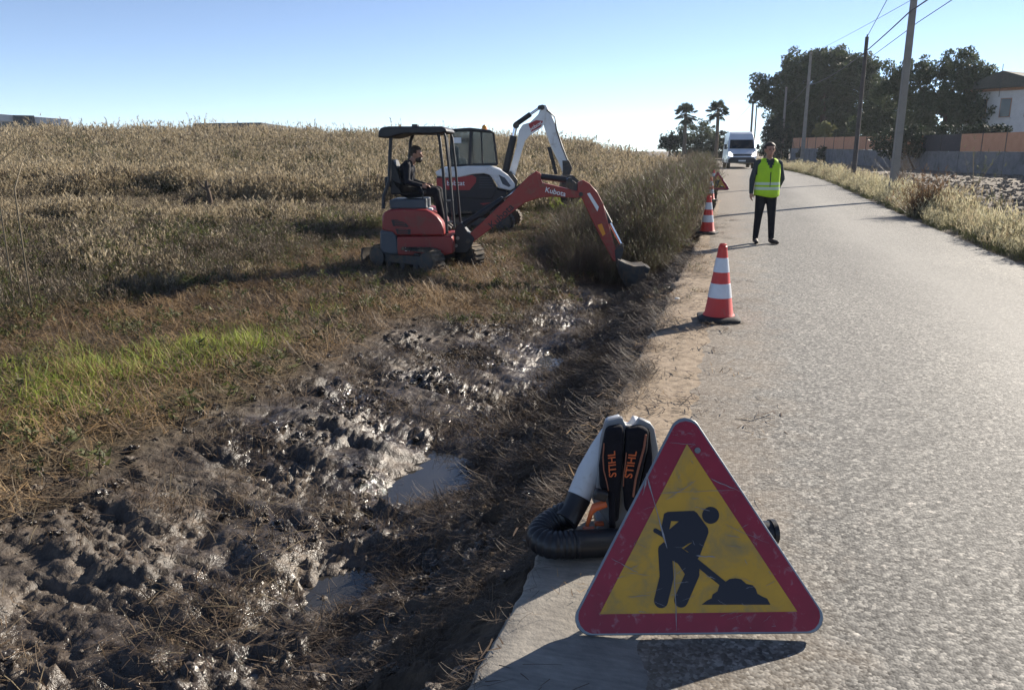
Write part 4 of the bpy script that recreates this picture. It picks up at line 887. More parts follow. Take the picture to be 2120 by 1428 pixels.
MB().box(q(590, 1005, -0.05), (0.05, 0.03, 0.010)).build('clamp', M['bl_orange'], blower, bevel=0.004)
MB().box(q(690, 990, -0.02), (0.04, 0.03, 0.012)).build('buckle', M['bl_orange'], blower, bevel=0.004)
MB().tube([q(800, 700, -0.035), q(790, 850, -0.07), q(800, 985, -0.05), q(815, 1030, 0.0)], 0.014, 8).build('waist_strap', M['pad'], blower, 50)
MB().box((0.03, 0.12, 0.022), (0.30, 0.24, 0.03)).build('foot_frame', M['bl_black'], blower, bevel=0.01)
cord = [q(95, 1065, -0.06), q(40, 1120, -0.05), q(10, 1200, -0.02)]
MB().tube([(c_[0], c_[1], max(c_[2], 0.02)) for c_ in cord], 0.004, 6).build('cable', M['bl_black'], blower, 50)

# ------------------------------------------------------------------ people (one continuous body each)
M['skin'] = pm('skin', (0.42, 0.23, 0.155), (0.36, 0.19, 0.13), 12, 0.55)
M['hair'] = pm('dark_hair', (0.022, 0.015, 0.011), (0.045, 0.03, 0.02), 60, 0.6, bump=0.6, bscale=140)
M['sweater'] = pm('grey_sweater', (0.045, 0.055, 0.058), (0.06, 0.07, 0.072), 25, 0.9, bump=0.3, bscale=120, spec=0.2)
M['trousers'] = pm('black_trousers', (0.011, 0.011, 0.014), (0.018, 0.018, 0.022), 14, 0.85, bump=0.25, bscale=50, spec=0.25)
M['navy'] = pm('navy_jacket', (0.010, 0.011, 0.017), (0.017, 0.018, 0.026), 16, 0.8, bump=0.3, bscale=60, spec=0.25)
M['shoes'] = pm('brown_shoes', (0.035, 0.022, 0.016), (0.05, 0.035, 0.025), 20, 0.6)
M['hivis'] = pm('hi_vis_yellow', (0.42, 0.66, 0.03), (0.36, 0.58, 0.03), 9, 0.7, bump=0.3, bscale=22, spec=0.25)
M['silver'] = pm('silver_tape', (0.48, 0.56, 0.42), None, rough=0.35)
def capsule_mesh(prims):
    b = MB()
    for p0, r0, p1, r1, m in prims:
        b.sphere(p0, r0, 16, 10)
        if (Vector(p0) - Vector(p1)).length > 1e-4: b.sphere(p1, r1, 16, 10); b.tube([p0, p1], [r0, r1], 16)
    return b
def body(name, prims, mats, parent, voxel=0.011, iters=4):
    b = capsule_mesh(prims); me = bpy.data.meshes.new('tmp'); me.from_pydata(b.v, [], b.f); t = link('tmp', me)
    rm = t.modifiers.new('r', 'REMESH'); rm.mode = 'VOXEL'; rm.voxel_size = voxel
    smo = t.modifiers.new('s', 'SMOOTH'); smo.factor = 0.5; smo.iterations = iters
    dg = bpy.context.evaluated_depsgraph_get(); out = bpy.data.meshes.new_from_object(t.evaluated_get(dg)); bpy.data.objects.remove(t)
    out.name = name; out.materials.clear()
    for m in mats: out.materials.append(m)
    n = len(out.polygons); C = np.zeros(n * 3); out.polygons.foreach_get('center', C); C = C.reshape(-1, 3)
    best = np.full(n, 1e9); idx = np.zeros(n, np.int32)
    for p0, r0, p1, r1, m in prims:
        a = np.array(p0); d = np.array(p1) - a; L = d @ d; t_ = np.clip(((C - a) @ d) / L, 0, 1) if L > 1e-8 else np.zeros(n)
        dist = np.linalg.norm(C - a - t_[:, None] * d, axis=1) - (r0 + (r1 - r0) * t_); w = dist < best; best[w] = dist[w]; idx[w] = m
    out.polygons.foreach_set('material_index', idx); out.polygons.foreach_set('use_smooth', np.ones(n, bool))
    o = link(name, out, parent); return o
def hand(pr, wrist, dirv, side, m, up):                    # palm, four curled fingers and a thumb
    w = Vector(wrist); d = Vector(dirv).normalized(); s = Vector(side).normalized(); u_ = Vector(up).normalized()
    pr.append((tuple(w), 0.027, tuple(w + d * 0.05), 0.03, m))
    for k in (-1.5, -0.5, 0.5, 1.5):
        L = 0.042 - 0.005 * abs(k + 0.3); a = w + d * 0.075 + s * (k * 0.0185); b = a + d * L * 0.8 + u_ * 0.006; c = b + d * L * 0.45 + u_ * 0.025
        pr.append((tuple(w + d * 0.03 + s * k * 0.012), 0.013, tuple(a), 0.0105, m)); pr.append((tuple(a), 0.0100, tuple(b), 0.0092, m)); pr.append((tuple(b), 0.0092, tuple(c), 0.008, m))
    a = w + d * 0.02 + u_ * 0.02 - s * 0.02; b = a + d * 0.03 - s * 0.022 + u_ * 0.015
    pr.append((tuple(a), 0.014, tuple(b), 0.011, m)); pr.append((tuple(b), 0.011, tuple(b + d * 0.028 + u_ * 0.008), 0.009, m))
def head(pr, c, f, m, s=1.0):                              # c: head centre, f: facing direction
    c = Vector(c); f = Vector(f).normalized(); z = Vector((0, 0, 1)); r = f.cross(z).normalized()
    P = lambda a, b, e: tuple(c + f * a * s + r * b * s + z * e * s)
    pr.append((P(-0.012, 0, 0.028), 0.092 * s, P(-0.005, 0, 0.0), 0.082 * s, m)); pr.append((P(0.0, 0, 0.0), 0.078 * s, P(0.030, 0, -0.075), 0.048 * s, m))
    pr.append((P(0.082, 0, 0.01), 0.010 * s, P(0.106, 0, -0.026), 0.015 * s, m)); pr.append((P(0.072, 0, -0.062), 0.018 * s, P(0.070, 0, -0.062), 0.018 * s, m))
    for k in (-1, 1):
        pr.append((P(-0.005, 0.086 * k, 0.008), 0.016 * s, P(-0.012, 0.090 * k, -0.022), 0.012 * s, m)); pr.append((P(0.068, 0.032 * k, 0.028), 0.014 * s, P(0.066, 0.045 * k, 0.026), 0.014 * s, m))
def face_parts(c, f, parent, s=1.0, beard=False):
    c = Vector(c); f = Vector(f).normalized(); z = Vector((0, 0, 1)); r = f.cross(z).normalized()
    P = lambda a, b, e: c + f * a * s + r * b * s + z * e * s
    for k in (-1, 1):
        MB().sphere(P(0.080, 0.033 * k, 0.004), 0.010, 10, 7).build('eye', M['trousers'], parent, 60)
        MB().box(P(0.088, 0.034 * k, 0.026), (0.030, 0.014, 0.008)).build('eyebrow', M['hair'], parent, bevel=0.003)
    MB().box(P(0.085, 0, -0.062), (0.04, 0.012, 0.007), Matrix.Rotation(math.atan2(f.y, f.x) + math.pi / 2, 3, 'Z')).build('mouth', M['lip'], parent, bevel=0.003)
    hb = MB(); hb.sphere(P(-0.022, 0, 0.042), (0.102, 0.102, 0.092), 20, 12)
    keep = []
    for fc in hb.f:
        cc = sum((Vector(hb.v[i]) for i in fc), Vector()) / len(fc) - c
        if not (cc.dot(f) > 0.030 and cc.z < 0.075) and cc.z > -0.05: keep.append(fc)
    hb.f = keep; hb.m = [0] * len(keep); rr = random.Random(3); hb.v = [tuple(Vector(v) + Vector((rr.uniform(-1, 1), rr.uniform(-1, 1), rr.uniform(-1, 1))) * 0.006) for v in hb.v]
    o = hb.build('hair', M['hair'], parent, 70); so = o.modifiers.new('thick', 'SOLIDIFY'); so.thickness = 0.014
    if beard:
        bm_ = MB(); bm_.sphere(P(0.034, 0, -0.078), (0.062, 0.062, 0.052), 16, 10); bm_.build('beard', M['hair'], parent, 70)
M['lip'] = pm('lips', (0.28, 0.11, 0.09), None, rough=0.5)

mp = G(1579, 506); man = thing('person', 'person in yellow high-visibility vest and black trousers standing on the road', 'person', (mp[0], mp[1], 0.02), math.atan2(RT[1], RT[0]))
pr = []
pr += [((-.075, 0, .93), .125, (.075, 0, .93), .125, 2), ((0, 0, .98), .135, (0, .0, 1.15), .135, 1), ((-.075, 0, 1.30), .130, (.075, 0, 1.30), .130, 1), ((-.155, .01, 1.395), .075, (.155, .01, 1.395), .075, 1), ((-.06, .01, 1.42), .07, (.06, .01, 1.42), .07, 1), ((0, .012, 1.43), .057, (0, -.005, 1.53), .052, 0)]
pr += [((-.085, 0, .90), .105, (-.115, .0, .49), .070, 2), ((-.115, .0, .49), .068, (-.125, .055, .115), .052, 2), ((.085, 0, .90), .105, (.105, -.045, .49), .070, 2), ((.105, -.045, .49), .068, (.13, -.03, .115), .052, 2)]
pr += [((-.125, .06, .06), .05, (-.128, .03, .045), .045, 3), ((-.128, .03, .045), .045, (-.155, -.13, .036), .036, 3), ((.13, -.03, .06), .05, (.135, -.06, .045), .045, 3), ((.135, -.06, .045), .045, (.19, -.20, .036), .036, 3)]
pr += [((-.185, .01, 1.39), .068, (-.26, .035, 1.12), .052, 1), ((-.26, .035, 1.12), .050, (-.275, -.01, .90), .038, 1), ((.185, .01, 1.39), .068, (.275, .07, 1.13), .052, 1), ((.275, .07, 1.13), .050, (.235, .15, .95), .038, 1)]
hand(pr, (-.275, -.015, .88), (0, -.12, -1), (0, 1, 0), 0, (1, 0, 0)); hand(pr, (.232, .155, .93), (-.2, .1, -1), (0, 1, 0), 0, (-1, 0, 0))
head(pr, (0, -.02, 1.625), (0.05, -1, 0), 0)
body('body', pr, [M['skin'], M['sweater'], M['trousers'], M['shoes']], man, 0.0105)
face_parts((0, -.02, 1.625), (0.05, -1, 0), man)
# open-fronted vest: a shell round the trunk with a V neck and two reflective bands
def vest_ring(z):
    a = np.interp(z, [.84, .95, 1.1, 1.28, 1.38, 1.45, 1.485], [.222, .222, .215, .222, .215, .165, .115]); b = np.interp(z, [.84, .95, 1.1, 1.28, 1.38, 1.45, 1.485], [.178, .172, .162, .160, .135, .105, .085]); return a, b
zs = [.835, .88, .92, .945, .995, 1.03, 1.075, 1.10, 1.15, 1.20, 1.26, 1.32, 1.37, 1.41, 1.45, 1.485]; nn = 48; vb = MB(); vs = []; fs = []; mi = []
for z in zs:
    a, b_ = vest_ring(z)
    for k in range(nn):
        t_ = 2 * math.pi * k / nn; wv = 1 + 0.02 * math.sin(5 * t_ + z * 9) * sst(1.3, .84, z); zz_ = z + (0.02 * math.sin(t_ * 2 + 1) if z < .86 else 0)
        vs.append((a * wv * math.cos(t_), 0.005 + b_ * wv * math.sin(t_), zz_))
for i in range(len(zs) - 1):
    for k in range(nn):
        t_ = 2 * math.pi * (k + 0.5) / nn; front = math.sin(t_) < 0; x = abs(vest_ring(zs[i])[0] * math.cos(t_)); zc = (zs[i] + zs[i + 1]) / 2
        if front and zc > 1.27 and x < (zc - 1.27) * 0.42 + 0.004: continue
        if zc > 1.20 and abs(math.cos(t_)) > 0.93 and zc < 1.42: continue
        fs.append((i * nn + k, i * nn + (k + 1) % nn, (i + 1) * nn + (k + 1) % nn, (i + 1) * nn + k)); mi.append(1 if (abs(zc - .97) < .026 or abs(zc - 1.0875) < .014 or abs(zc - 1.05) < .023) and not abs(zc - 1.0875) < .014 else 0)
vb.v = vs; vb.f = fs; vb.m = mi
vo = vb.build('vest', [M['hivis'], M['silver']], man, 70); so = vo.modifiers.new('thick', 'SOLIDIFY'); so.thickness = 0.006
MB().box((0.0, -0.160, 1.06), (0.012, 0.012, 0.38)).build('zip', M['sweater'], vo)

# ------------------------------------------------------------------ tracked undercarriage used by both machines
def belt(L, r, w, n_arc=8):
    pts = [(L / 2 + r * math.sin(a), r + r * -math.cos(a)) for a in np.linspace(0, math.pi, n_arc)] + [(-L / 2 - r * math.sin(a), r + r * math.cos(a)) for a in np.linspace(0, math.pi, n_arc)]
    return pts
def tracks(root, L, r, w, gauge, rz, mats, z0=0.0):
    Rm = Matrix.Rotation(rz, 4, 'Z')
    for s in (-1, 1):
        t = MB(); o = belt(L, r, w); i_ = [(x * (1 - 0.03 / (L / 2 + r)), r + (z - r) * (1 - 0.035 / r)) for x, z in o]
        n = len(o); y0, y1 = s * gauge / 2 - w / 2, s * gauge / 2 + w / 2
        vs = [(x, y0, z + z0) for x, z in o] + [(x, y1, z + z0) for x, z in o] + [(x, y0, z + z0) for x, z in i_] + [(x, y1, z + z0) for x, z in i_]
        fs = []
        for k in range(n):
            j = (k + 1) % n; fs += [(k, j, n + j, n + k), (2 * n + k, 3 * n + k, 3 * n + j, 2 * n + j), (k, 2 * n + k, 2 * n + j, j), (n + k, n + j, 3 * n + j, 3 * n + k)]
        t.add([Rm @ Vector(v) for v in vs], fs)
        per = np.array(o + [o[0]]); ln = np.concatenate([[0], np.cumsum(np.linalg.norm(np.diff(per, axis=0), axis=1))]); m_ = int(ln[-1] / 0.075)
        for k in range(m_):                                # grousers
            q_ = (k + 0.5) / m_ * ln[-1]; x = np.interp(q_, ln, per[:, 0]); z = np.interp(q_, ln, per[:, 1]); x2 = np.interp((q_ + 0.01) % ln[-1], ln, per[:, 0]); z2 = np.interp((q_ + 0.01) % ln[-1], ln, per[:, 1])
            t.box(Rm @ Vector((x, (y0 + y1) / 2, z + z0)), (0.03, w * 0.96, 0.035), (Rm @ Matrix.Rotation(-math.atan2(z2 - z, x2 - x), 4, 'Y')).to_3x3())
        tr = t.build('track', mats['belt'], root)
        for x, rr in ((L / 2, r * 0.8), (-L / 2, r * 0.8)):
            MB().cyl(Rm @ Vector((x, y0 - 0.004, r + z0)), Rm @ Vector((x, y1 + 0.004, r + z0)), rr, n=18).build('drive_wheel' if x < 0 else 'idler_wheel', mats['wheel'], tr, 40)
        for k in range(3):
            x = (k - 1) * L * 0.28; MB().cyl(Rm @ Vector((x, y0 + 0.02, 0.085 + z0)), Rm @ Vector((x, y1 - 0.02, 0.085 + z0)), 0.06, n=14).build('roller', mats['wheel'], tr, 40)
        MB().box(Rm @ Vector((0, s * gauge / 2, r + z0)), (L * 0.86, w * 0.72, r * 0.75), Rm.to_3x3()).build('track_frame', mats['frame'], tr, bevel=0.01)
    MB().box(Rm @ Vector((0, 0, r * 1.15 + z0)), (0.55, gauge, 0.16), Rm.to_3x3()).build('undercarriage', mats['frame'], root, bevel=0.015)
    return Rm
TM = dict(belt=M['rubber'], wheel=M['dark_steel'], frame=M['dark_steel'])
def cylinder(root, p0, p1, r, frac=0.58, y=0.0, name='hydraulic_cylinder', mat=None):
    a = Vector((p0[0], y, p0[1])); b = Vector((p1[0], y, p1[1])); m_ = a.lerp(b, frac)
    o = MB().cyl(a, m_, r, n=14).build(name, mat or M['black_metal'], root, 40)
    MB().cyl(m_, b, r * 0.55, n=12).build('rod', M['chrome'], o, 40)
    MB().cyl(Vector((b.x, y - r * 1.3, b.z)), Vector((b.x, y + r * 1.3, b.z)), r * 0.9, n=12).build('rod_eye', M['dark_steel'], o, 40); return o
def pin(root, p, w, r, name='pivot_pin'): MB().cyl((p[0], -w, p[1]), (p[0], w, p[1]), r, n=14).build(name, M['dark_steel'], root, 40)

# ------------------------------------------------------------------ red mini excavator
RZ1 = math.atan2(RT[1], RT[0]) - 0.04
E1 = D(885, 552, 13.35); e1z = float(landw(E1[0], E1[1], False)) + 0.0
XP = Plane((E1[0], E1[1], e1z), (math.cos(RZ1), math.sin(RZ1)))
exc = thing('mini_excavator', 'red mini excavator with black canopy digging the ditch', 'excavator', (E1[0], E1[1], e1z), RZ1)
def z1(x, y): return XP(740 + x / 3.245, 200 + y / 3.245)
def z8(x, y): return XP(780 + x / 7.932, 400 + y / 7.932)
tracks(exc, 1.10, 0.19, 0.24, 0.98, -0.62, TM, 0.0)
Rm = Matrix.Rotation(-0.62, 4, 'Z')
bl = MB(); bl.prism([(0.0, 0.02), (0.05, 0.0), (0.07, 0.12), (0.05, 0.26), (0.0, 0.28), (0.03, 0.14)], -0.56, 0.56, frame=lambda x, y, z: Rm @ Vector((-x - 0.95, y, z + 0.03))); bl.build('dozer_blade', M['dark_steel'], exc, bevel=0.008)
for s in (-0.3, 0.3): MB().box(Rm @ Vector((-0.72, s, 0.17)), (0.5, 0.07, 0.09), Rm.to_3x3()).build('blade_arm', M['dark_steel'], exc, bevel=0.01)
MB().cyl((0, 0, 0.22), (0, 0, 0.34), 0.3, n=24).build('slew_ring', M['dark_steel'], exc, 40)
hw = 0.50
lower = [z8(*p) for p in [(420, 660), (1280, 655), (1300, 700), (1300, 930), (1180, 955), (440, 955), (415, 900)]]
MB().prism(lower, -hw, hw).build('lower_cover', M['red'], exc, bevel=0.02, seg=3)
hood = [z8(*p) for p in [(180, 560), (185, 330), (215, 280), (300, 235), (500, 218), (880, 235), (960, 275), (1050, 340), (1120, 430), (1160, 540), (1170, 650), (400, 652), (360, 600)]]
ho = MB().prism(hood, -hw, hw).build('hood', M['red'], exc, bevel=0.045, seg=4)
for poly in ([(330, 395), (420, 395), (560, 445), (610, 500), (590, 512), (360, 495)], [(395, 535), (640, 545), (635, 630), (430, 628)]):
    MB().prism([z8(*p) for p in poly], -hw - 0.006, -hw + 0.03).build('vent', M['black_plastic'], ho, bevel=0.004)
    p2 = [z8(*p) for p in poly]; xs_ = [p[0] for p in p2]; zs_ = [p[1] for p in p2]
    for k in range(3): MB().box(((min(xs_) + max(xs_)) / 2, -hw - 0.008, min(zs_) + (k + 0.7) * (max(zs_) - min(zs_)) / 3.4), ((max(xs_) - min(xs_)) * 0.6, 0.006, 0.008)).build('louvre', M['red'], ho)
MB().prism([z8(*p) for p in [(880, 225), (930, 240), (940, 275), (850, 262), (845, 240)]], -0.3, -0.05).build('lamp', M['white_paint'], ho, bevel=0.01)
MB().prism([z8(*p) for p in [(150, 560), (360, 575), (405, 650), (430, 760), (450, 945), (330, 955), (190, 930), (150, 850)]], -hw - 0.01, hw + 0.01).build('counterweight', M['grey_plastic'], exc, bevel=0.04, seg=3)
text('lettering', 'U17-3', 0.085, M['white_paint'], exc, Matrix.Translation((*[(lambda p: (p[0], -hw - 0.003, p[1]))(z8(640, 865))][0],)) @ Matrix.Rotation(math.pi / 2, 4, 'X'), 0.002, 0.2)
MB().prism([z8(*p) for p in [(270, 90), (840, 80), (845, 200), (860, 235), (280, 235)]], -0.34, 0.34).build('seat_box', M['grey_plastic'], exc, bevel=0.03, seg=3)
MB().prism([z1(*p) for p in [(240, 655), (470, 655), (480, 625), (320, 630), (290, 500), (255, 420), (225, 430), (235, 560)]], -0.24, 0.24).build('seat', M['black_plastic'], exc, bevel=0.03, seg=3)
MB().box((z1(500, 880)[0] + 0.05, 0, z1(500, 935)[1]), (0.62, 0.9, 0.04)).build('floor_plate', M['black_metal'], exc)
# canopy: roof and bent posts
rp = [z1(*p) for p in [(185, 280), (187, 240), (205, 215), (250, 207), (600, 207), (625, 225), (630, 245), (540, 258), (350, 255), (250, 282)]]
MB().prism(rp, -0.56, 0.56).build('roof', M['black_metal'], exc, bevel=0.03, seg=3)
MB().box((*[(lambda p: (p[0], 0.0, p[1]))(z1(390, 198))][0],), (0.09, 0.2, 0.05)).build('roof_lamp', M['black_plastic'], exc, bevel=0.01)
def post(pts, r, y): MB().tube([(z1(*p)[0], y, z1(*p)[1]) for p in pts], r, 10).build('canopy_post', M['black_metal'], exc, 40)
post([(262, 262), (255, 400), (250, 560), (215, 660), (212, 740)], 0.028, -0.47)
post([(345, 240), (325, 300), (318, 420), (320, 760)], 0.028, 0.47)
for y in (-0.47, 0.47):
    post([(555, 235), (575, 275), (600, 500), (625, 900)], 0.024, y); post([(600, 235), (615, 275), (640, 500), (672, 860)], 0.020, y)
for yy_ in (688, 828):
    a = z1(622, yy_); b_ = z1(665, yy_ - 4); MB().cyl((a[0], -0.47, a[1]), (b_[0], -0.47, b_[1]), 0.016, n=8).build('rung', M['steel'], exc, 40)
for (pts, y) in (([(455, 700), (460, 640), (440, 600)], -0.3), ([(600, 780), (560, 650), (500, 630)], 0.15), ([(595, 760), (560, 640)], -0.05)):
    MB().tube([(z1(*p)[0], y, z1(*p)[1]) for p in pts], 0.011, 8).build('control_lever', M['black_metal'], exc, 40)
MB().box((*[(lambda p: (p[0], -0.2, p[1]))(z1(225, 570))][0],), (0.10, 0.16, 0.16)).build('side_box', M['black_plastic'], exc, bevel=0.02)
# swing bracket, boom, arm, bucket
MB().prism([z1(*p) for p in [(660, 880), (700, 840), (745, 900), (790, 950), (770, 1000), (740, 1045), (660, 1045)]], -0.13, 0.13).build('swing_bracket', M['black_metal'], exc, bevel=0.015)
for x, y in ((680, 945), (668, 995), (650, 1030)): p = z1(x, y); MB().cyl((p[0], -0.16, p[1]), (p[0], -0.12, p[1]), 0.028, n=12).build('grease_pin', M['steel'], exc, 40)
boom = MB().prism([z1(*p) for p in [(735, 985), (730, 945), (760, 915), (1000, 690), (1080, 605), (1150, 535), (1195, 505), (1215, 515), (1245, 580), (1470, 632), (1500, 640), (1505, 670), (1470, 680), (1300, 672), (1220, 680), (1130, 710), (1050, 770), (800, 960), (765, 990)]], -0.085, 0.085).build('boom', M['red_boom'], exc, bevel=0.012)
text('lettering', 'Kubota', 0.115, M['white_paint'], boom, Matrix.Translation((*[(lambda p: (p[0], -0.0865, p[1]))(z1(1330, 640))][0],)) @ Matrix.Rotation(0.22, 4, 'Y') @ Matrix.Rotation(math.pi / 2, 4, 'X'), 0.002)
a_ = z1(860, 895); b2 = z1(1060, 700); an = math.atan2(b2[1] - a_[1], b2[0] - a_[0])
text('lettering', 'Kubota', 0.17, M['decal_dark'] if 'decal_dark' in M else M['black_plastic'], boom, Matrix.Translation(((a_[0] + b2[0]) / 2 + 0.02, -0.0865, (a_[1] + b2[1]) / 2 - 0.01)) @ Matrix.Rotation(-an, 4, 'Y') @ Matrix.Rotation(math.pi / 2, 4, 'X'), 0.002)
cylinder(exc, z1(700, 870), z1(1090, 615), 0.048, 0.72, 0.0)
for y in (-0.05, 0.05): MB().tube([(z1(*p)[0], y, z1(*p)[1]) for p in [(740, 840), (850, 790), (960, 700), (1040, 630), (1130, 570), (1200, 560)]], 0.014, 6).build('hydraulic_hose', M['black_plastic'], exc, 50)
MB().prism([z1(*p) for p in [(1170, 540), (1200, 500), (1235, 520), (1230, 560), (1200, 590)]], -0.07, 0.07).build('boom_lug', M['red_boom'], exc, bevel=0.01)
cylinder(exc, z1(1215, 535), z1(1425, 562), 0.05, 0.9, 0.0)
MB().prism([z1(*p) for p in [(1400, 555), (1450, 565), (1480, 590), (1475, 640), (1430, 640), (1410, 600)]], -0.06, 0.06).build('arm_lug', M['dark_steel'], exc, bevel=0.01)
arm = MB().prism([z1(*p) for p in [(1475, 640), (1480, 575), (1515, 560), (1560, 585), (1610, 640), (1650, 720), (1670, 800), (1715, 960), (1745, 1060), (1740, 1105), (1715, 1100), (1640, 960), (1570, 820), (1510, 690)]], -0.075, 0.075).build('arm', M['red_boom'], exc, bevel=0.012)
MB().prism([z1(*p) for p in [(1610, 860), (1640, 850), (1665, 920), (1645, 935)]], -0.078, 0.078).build('label_plate', M['decal_y'] if 'decal_y' in M else M['beacon'], arm)
MB().prism([z1(*p) for p in [(1540, 650), (1560, 645), (1620, 740), (1610, 770)]], -0.078, 0.078).build('label_plate', M['white_paint'], arm)
cylinder(exc, z1(1640, 740), z1(1775, 1000), 0.042, 0.42, 0.0)
for y in (-0.08, 0.08): MB().prism([z1(*p) for p in [(1725, 1030), (1760, 990), (1785, 1000), (1780, 1050), (1760, 1110), (1735, 1115)]], y - 0.012, y + 0.012).build('bucket_link', M['dark_steel'], exc, bevel=0.004)
pin(exc, z1(1500, 655), 0.11, 0.035); pin(exc, z1(1745, 1060), 0.10, 0.03); pin(exc, z1(748, 965), 0.16, 0.035)
bk = MB(); bprof = [z1(*p) for p in [(1745, 1085), (1790, 1110), (1850, 1130), (1920, 1125), (1945, 1150), (1930, 1200), (1900, 1250), (1850, 1285), (1800, 1270), (1765, 1210), (1750, 1150)]]
n = len(bprof); c_ = (sum(p[0] for p in bprof) / n, sum(p[1] for p in bprof) / n); bw = 0.24
open_i = (8, 9, 10)                                        # mouth of the bucket faces the machine
vs = [(p[0], s * bw, p[1]) for s in (-1, 1) for p in bprof]; fs = [tuple(range(n)), tuple(range(2 * n - 1, n - 1, -1))] + [(i, i + n, (i + 1) % n + n, (i + 1) % n) for i in range(n) if i not in (7, 8, 9)]
bk.add(vs, fs); bo = bk.build('bucket', M['dark_steel'], exc, 35); so = bo.modifiers.new('thick', 'SOLIDIFY'); so.thickness = 0.02; so.offset = 0
MB().box((*[(lambda p: (p[0], 0, p[1]))(z1(1935, 1140))][0],), (0.10, 0.46, 0.03), Matrix.Rotation(0.2, 3, 'Y')).build('cutting_edge', M['steel'], bo, bevel=0.005)
for k in range(4):
    p = bprof[7]; MB().box((p[0] - 0.03, -0.18 + 0.12 * k, p[1] - 0.02), (0.10, 0.04, 0.025), Matrix.Rotation(-0.9, 3, 'Y')).build('tooth', M['steel'], bo, bevel=0.004)

# operator sitting in the red machine
op = thing('person', 'bearded person in dark clothes sitting at the red excavator controls', 'person', (E1[0], E1[1], e1z), RZ1)
def o3(x, y, yy): p = z1(x, y); return (p[0], yy, p[1])
pr = [(o3(330, 625, -.09), .12, o3(330, 625, .09), .12, 2), (o3(325, 590, 0), .13, o3(325, 520, 0), .135, 1), (o3(335, 490, -.09), .12, o3(335, 490, .09), .12, 1), (o3(345, 455, -.16), .07, o3(345, 455, .16), .07, 1), (o3(360, 445, 0), .06, o3(385, 415, 0), .052, 0)]
for s in (-1, 1):
    pr += [(o3(345, 462, .19 * s), .065, o3(350, 570, .25 * s), .05, 1), (o3(350, 570, .25 * s), .048, o3(440, 595, .2 * s), .038, 1)]
    hand(pr, o3(448, 596, .2 * s), (1, 0, 0.1), (0, 1, 0), 0, (0, 0, -1))
    pr += [(o3(350, 640, .1 * s), .10, o3(535, 635, .15 * s), .075, 2), (o3(535, 635, .15 * s), .07, o3(580, 830, .14 * s), .05, 2), (o3(580, 850, .14 * s), .05, o3(625, 880, .14 * s), .042, 3)]
hc = z1(398, 388); hd = (hc[0], 0.0, hc[1]); head(pr, hd, (1, -0.25, -0.12), 0)
body('body', pr, [M['skin'], M['navy'], M['trousers'], M['shoes']], op, 0.0105); face_parts(hd, (1, -0.25, -0.12), op, 1.0, True)

# ------------------------------------------------------------------ white excavator behind
RZ2 = math.atan2(RT[1], RT[0]) + 0.02
E2 = D(985, 470, 19.8); e2z = float(landw(E2[0], E2[1], False))
WP = Plane((E2[0], E2[1], e2z), (math.cos(RZ2), math.sin(RZ2)))
wex = thing('compact_excavator', 'white excavator with glazed cab parked behind the red one', 'excavator', (E2[0], E2[1], e2z), RZ2)
def w4(x, y): return WP(890 + x / 6.21, 250 + y / 6.21)
def w1(x, y): return WP(740 + x / 3.245, 200 + y / 3.245)
def pt(p, y): return (p[0], y, p[1])
tracks(wex, 1.62, 0.24, 0.30, 1.2, -0.18, TM, 0.0)
MB().cyl((0, 0, 0.35), (0, 0, 0.5), 0.42, n=24).build('slew_ring', M['dark_steel'], wex, 40)
hw = 0.72
MB().prism([w4(*p) for p in [(100, 880), (360, 880), (560, 850), (850, 860), (990, 890), (960, 1000), (900, 1150), (300, 1190), (110, 1150)]], -hw + 0.03, hw).build('lower_body', M['black_plastic'], wex, bevel=0.03, seg=3)
MB().prism([w4(*p) for p in [(110, 700), (600, 680), (760, 690), (860, 860), (800, 990), (120, 960)]], -hw + 0.015, hw).build('side_panel', M['black_metal'], wex, bevel=0.02)
cov = MB().prism([w4(*p) for p in [(95, 650), (180, 600), (500, 578), (780, 575), (900, 620), (1000, 690), (1085, 800), (1080, 860), (1020, 880), (880, 850), (830, 760), (770, 690), (700, 670), (560, 680), (420, 715), (230, 720), (120, 700)]], -hw - 0.01, hw).build('engine_cover', M['mach_white'], wex, bevel=0.03, seg=3)
MB().prism([w4(*p) for p in [(880, 680), (960, 720), (1035, 820), (1010, 838), (930, 800)]], -hw - 0.016, -hw + 0.02).build('lamp_recess', M['grey_plastic'], cov, bevel=0.01)
dec = MB().prism([w4(*p) for p in [(110, 725), (300, 725), (560, 690), (605, 720), (600, 780), (520, 875), (330, 875), (120, 860)]], -hw - 0.006, -hw + 0.05).build('decal', M['decal_red'], wex)
text('lettering', 'bobcat', 0.155, M['white_paint'], dec, Matrix.Translation(pt(w4(350, 790), -hw - 0.008)) @ Matrix.Rotation(math.pi / 2, 4, 'X'), 0.002)
for k in range(5):
    a = w4(640, 720 + k * 30); b_ = w4(820, 720 + k * 30); MB().box(((a[0] + b_[0]) / 2, -hw + 0.008, a[1]), (b_[0] - a[0], 0.02, 0.014)).build('grille_bar', M['grey_plastic'], wex)
MB().prism([w4(*p) for p in [(650, 1040), (790, 1030), (690, 1060)]], -hw + 0.02, -hw + 0.05).build('stripe', M['decal_red'], wex)
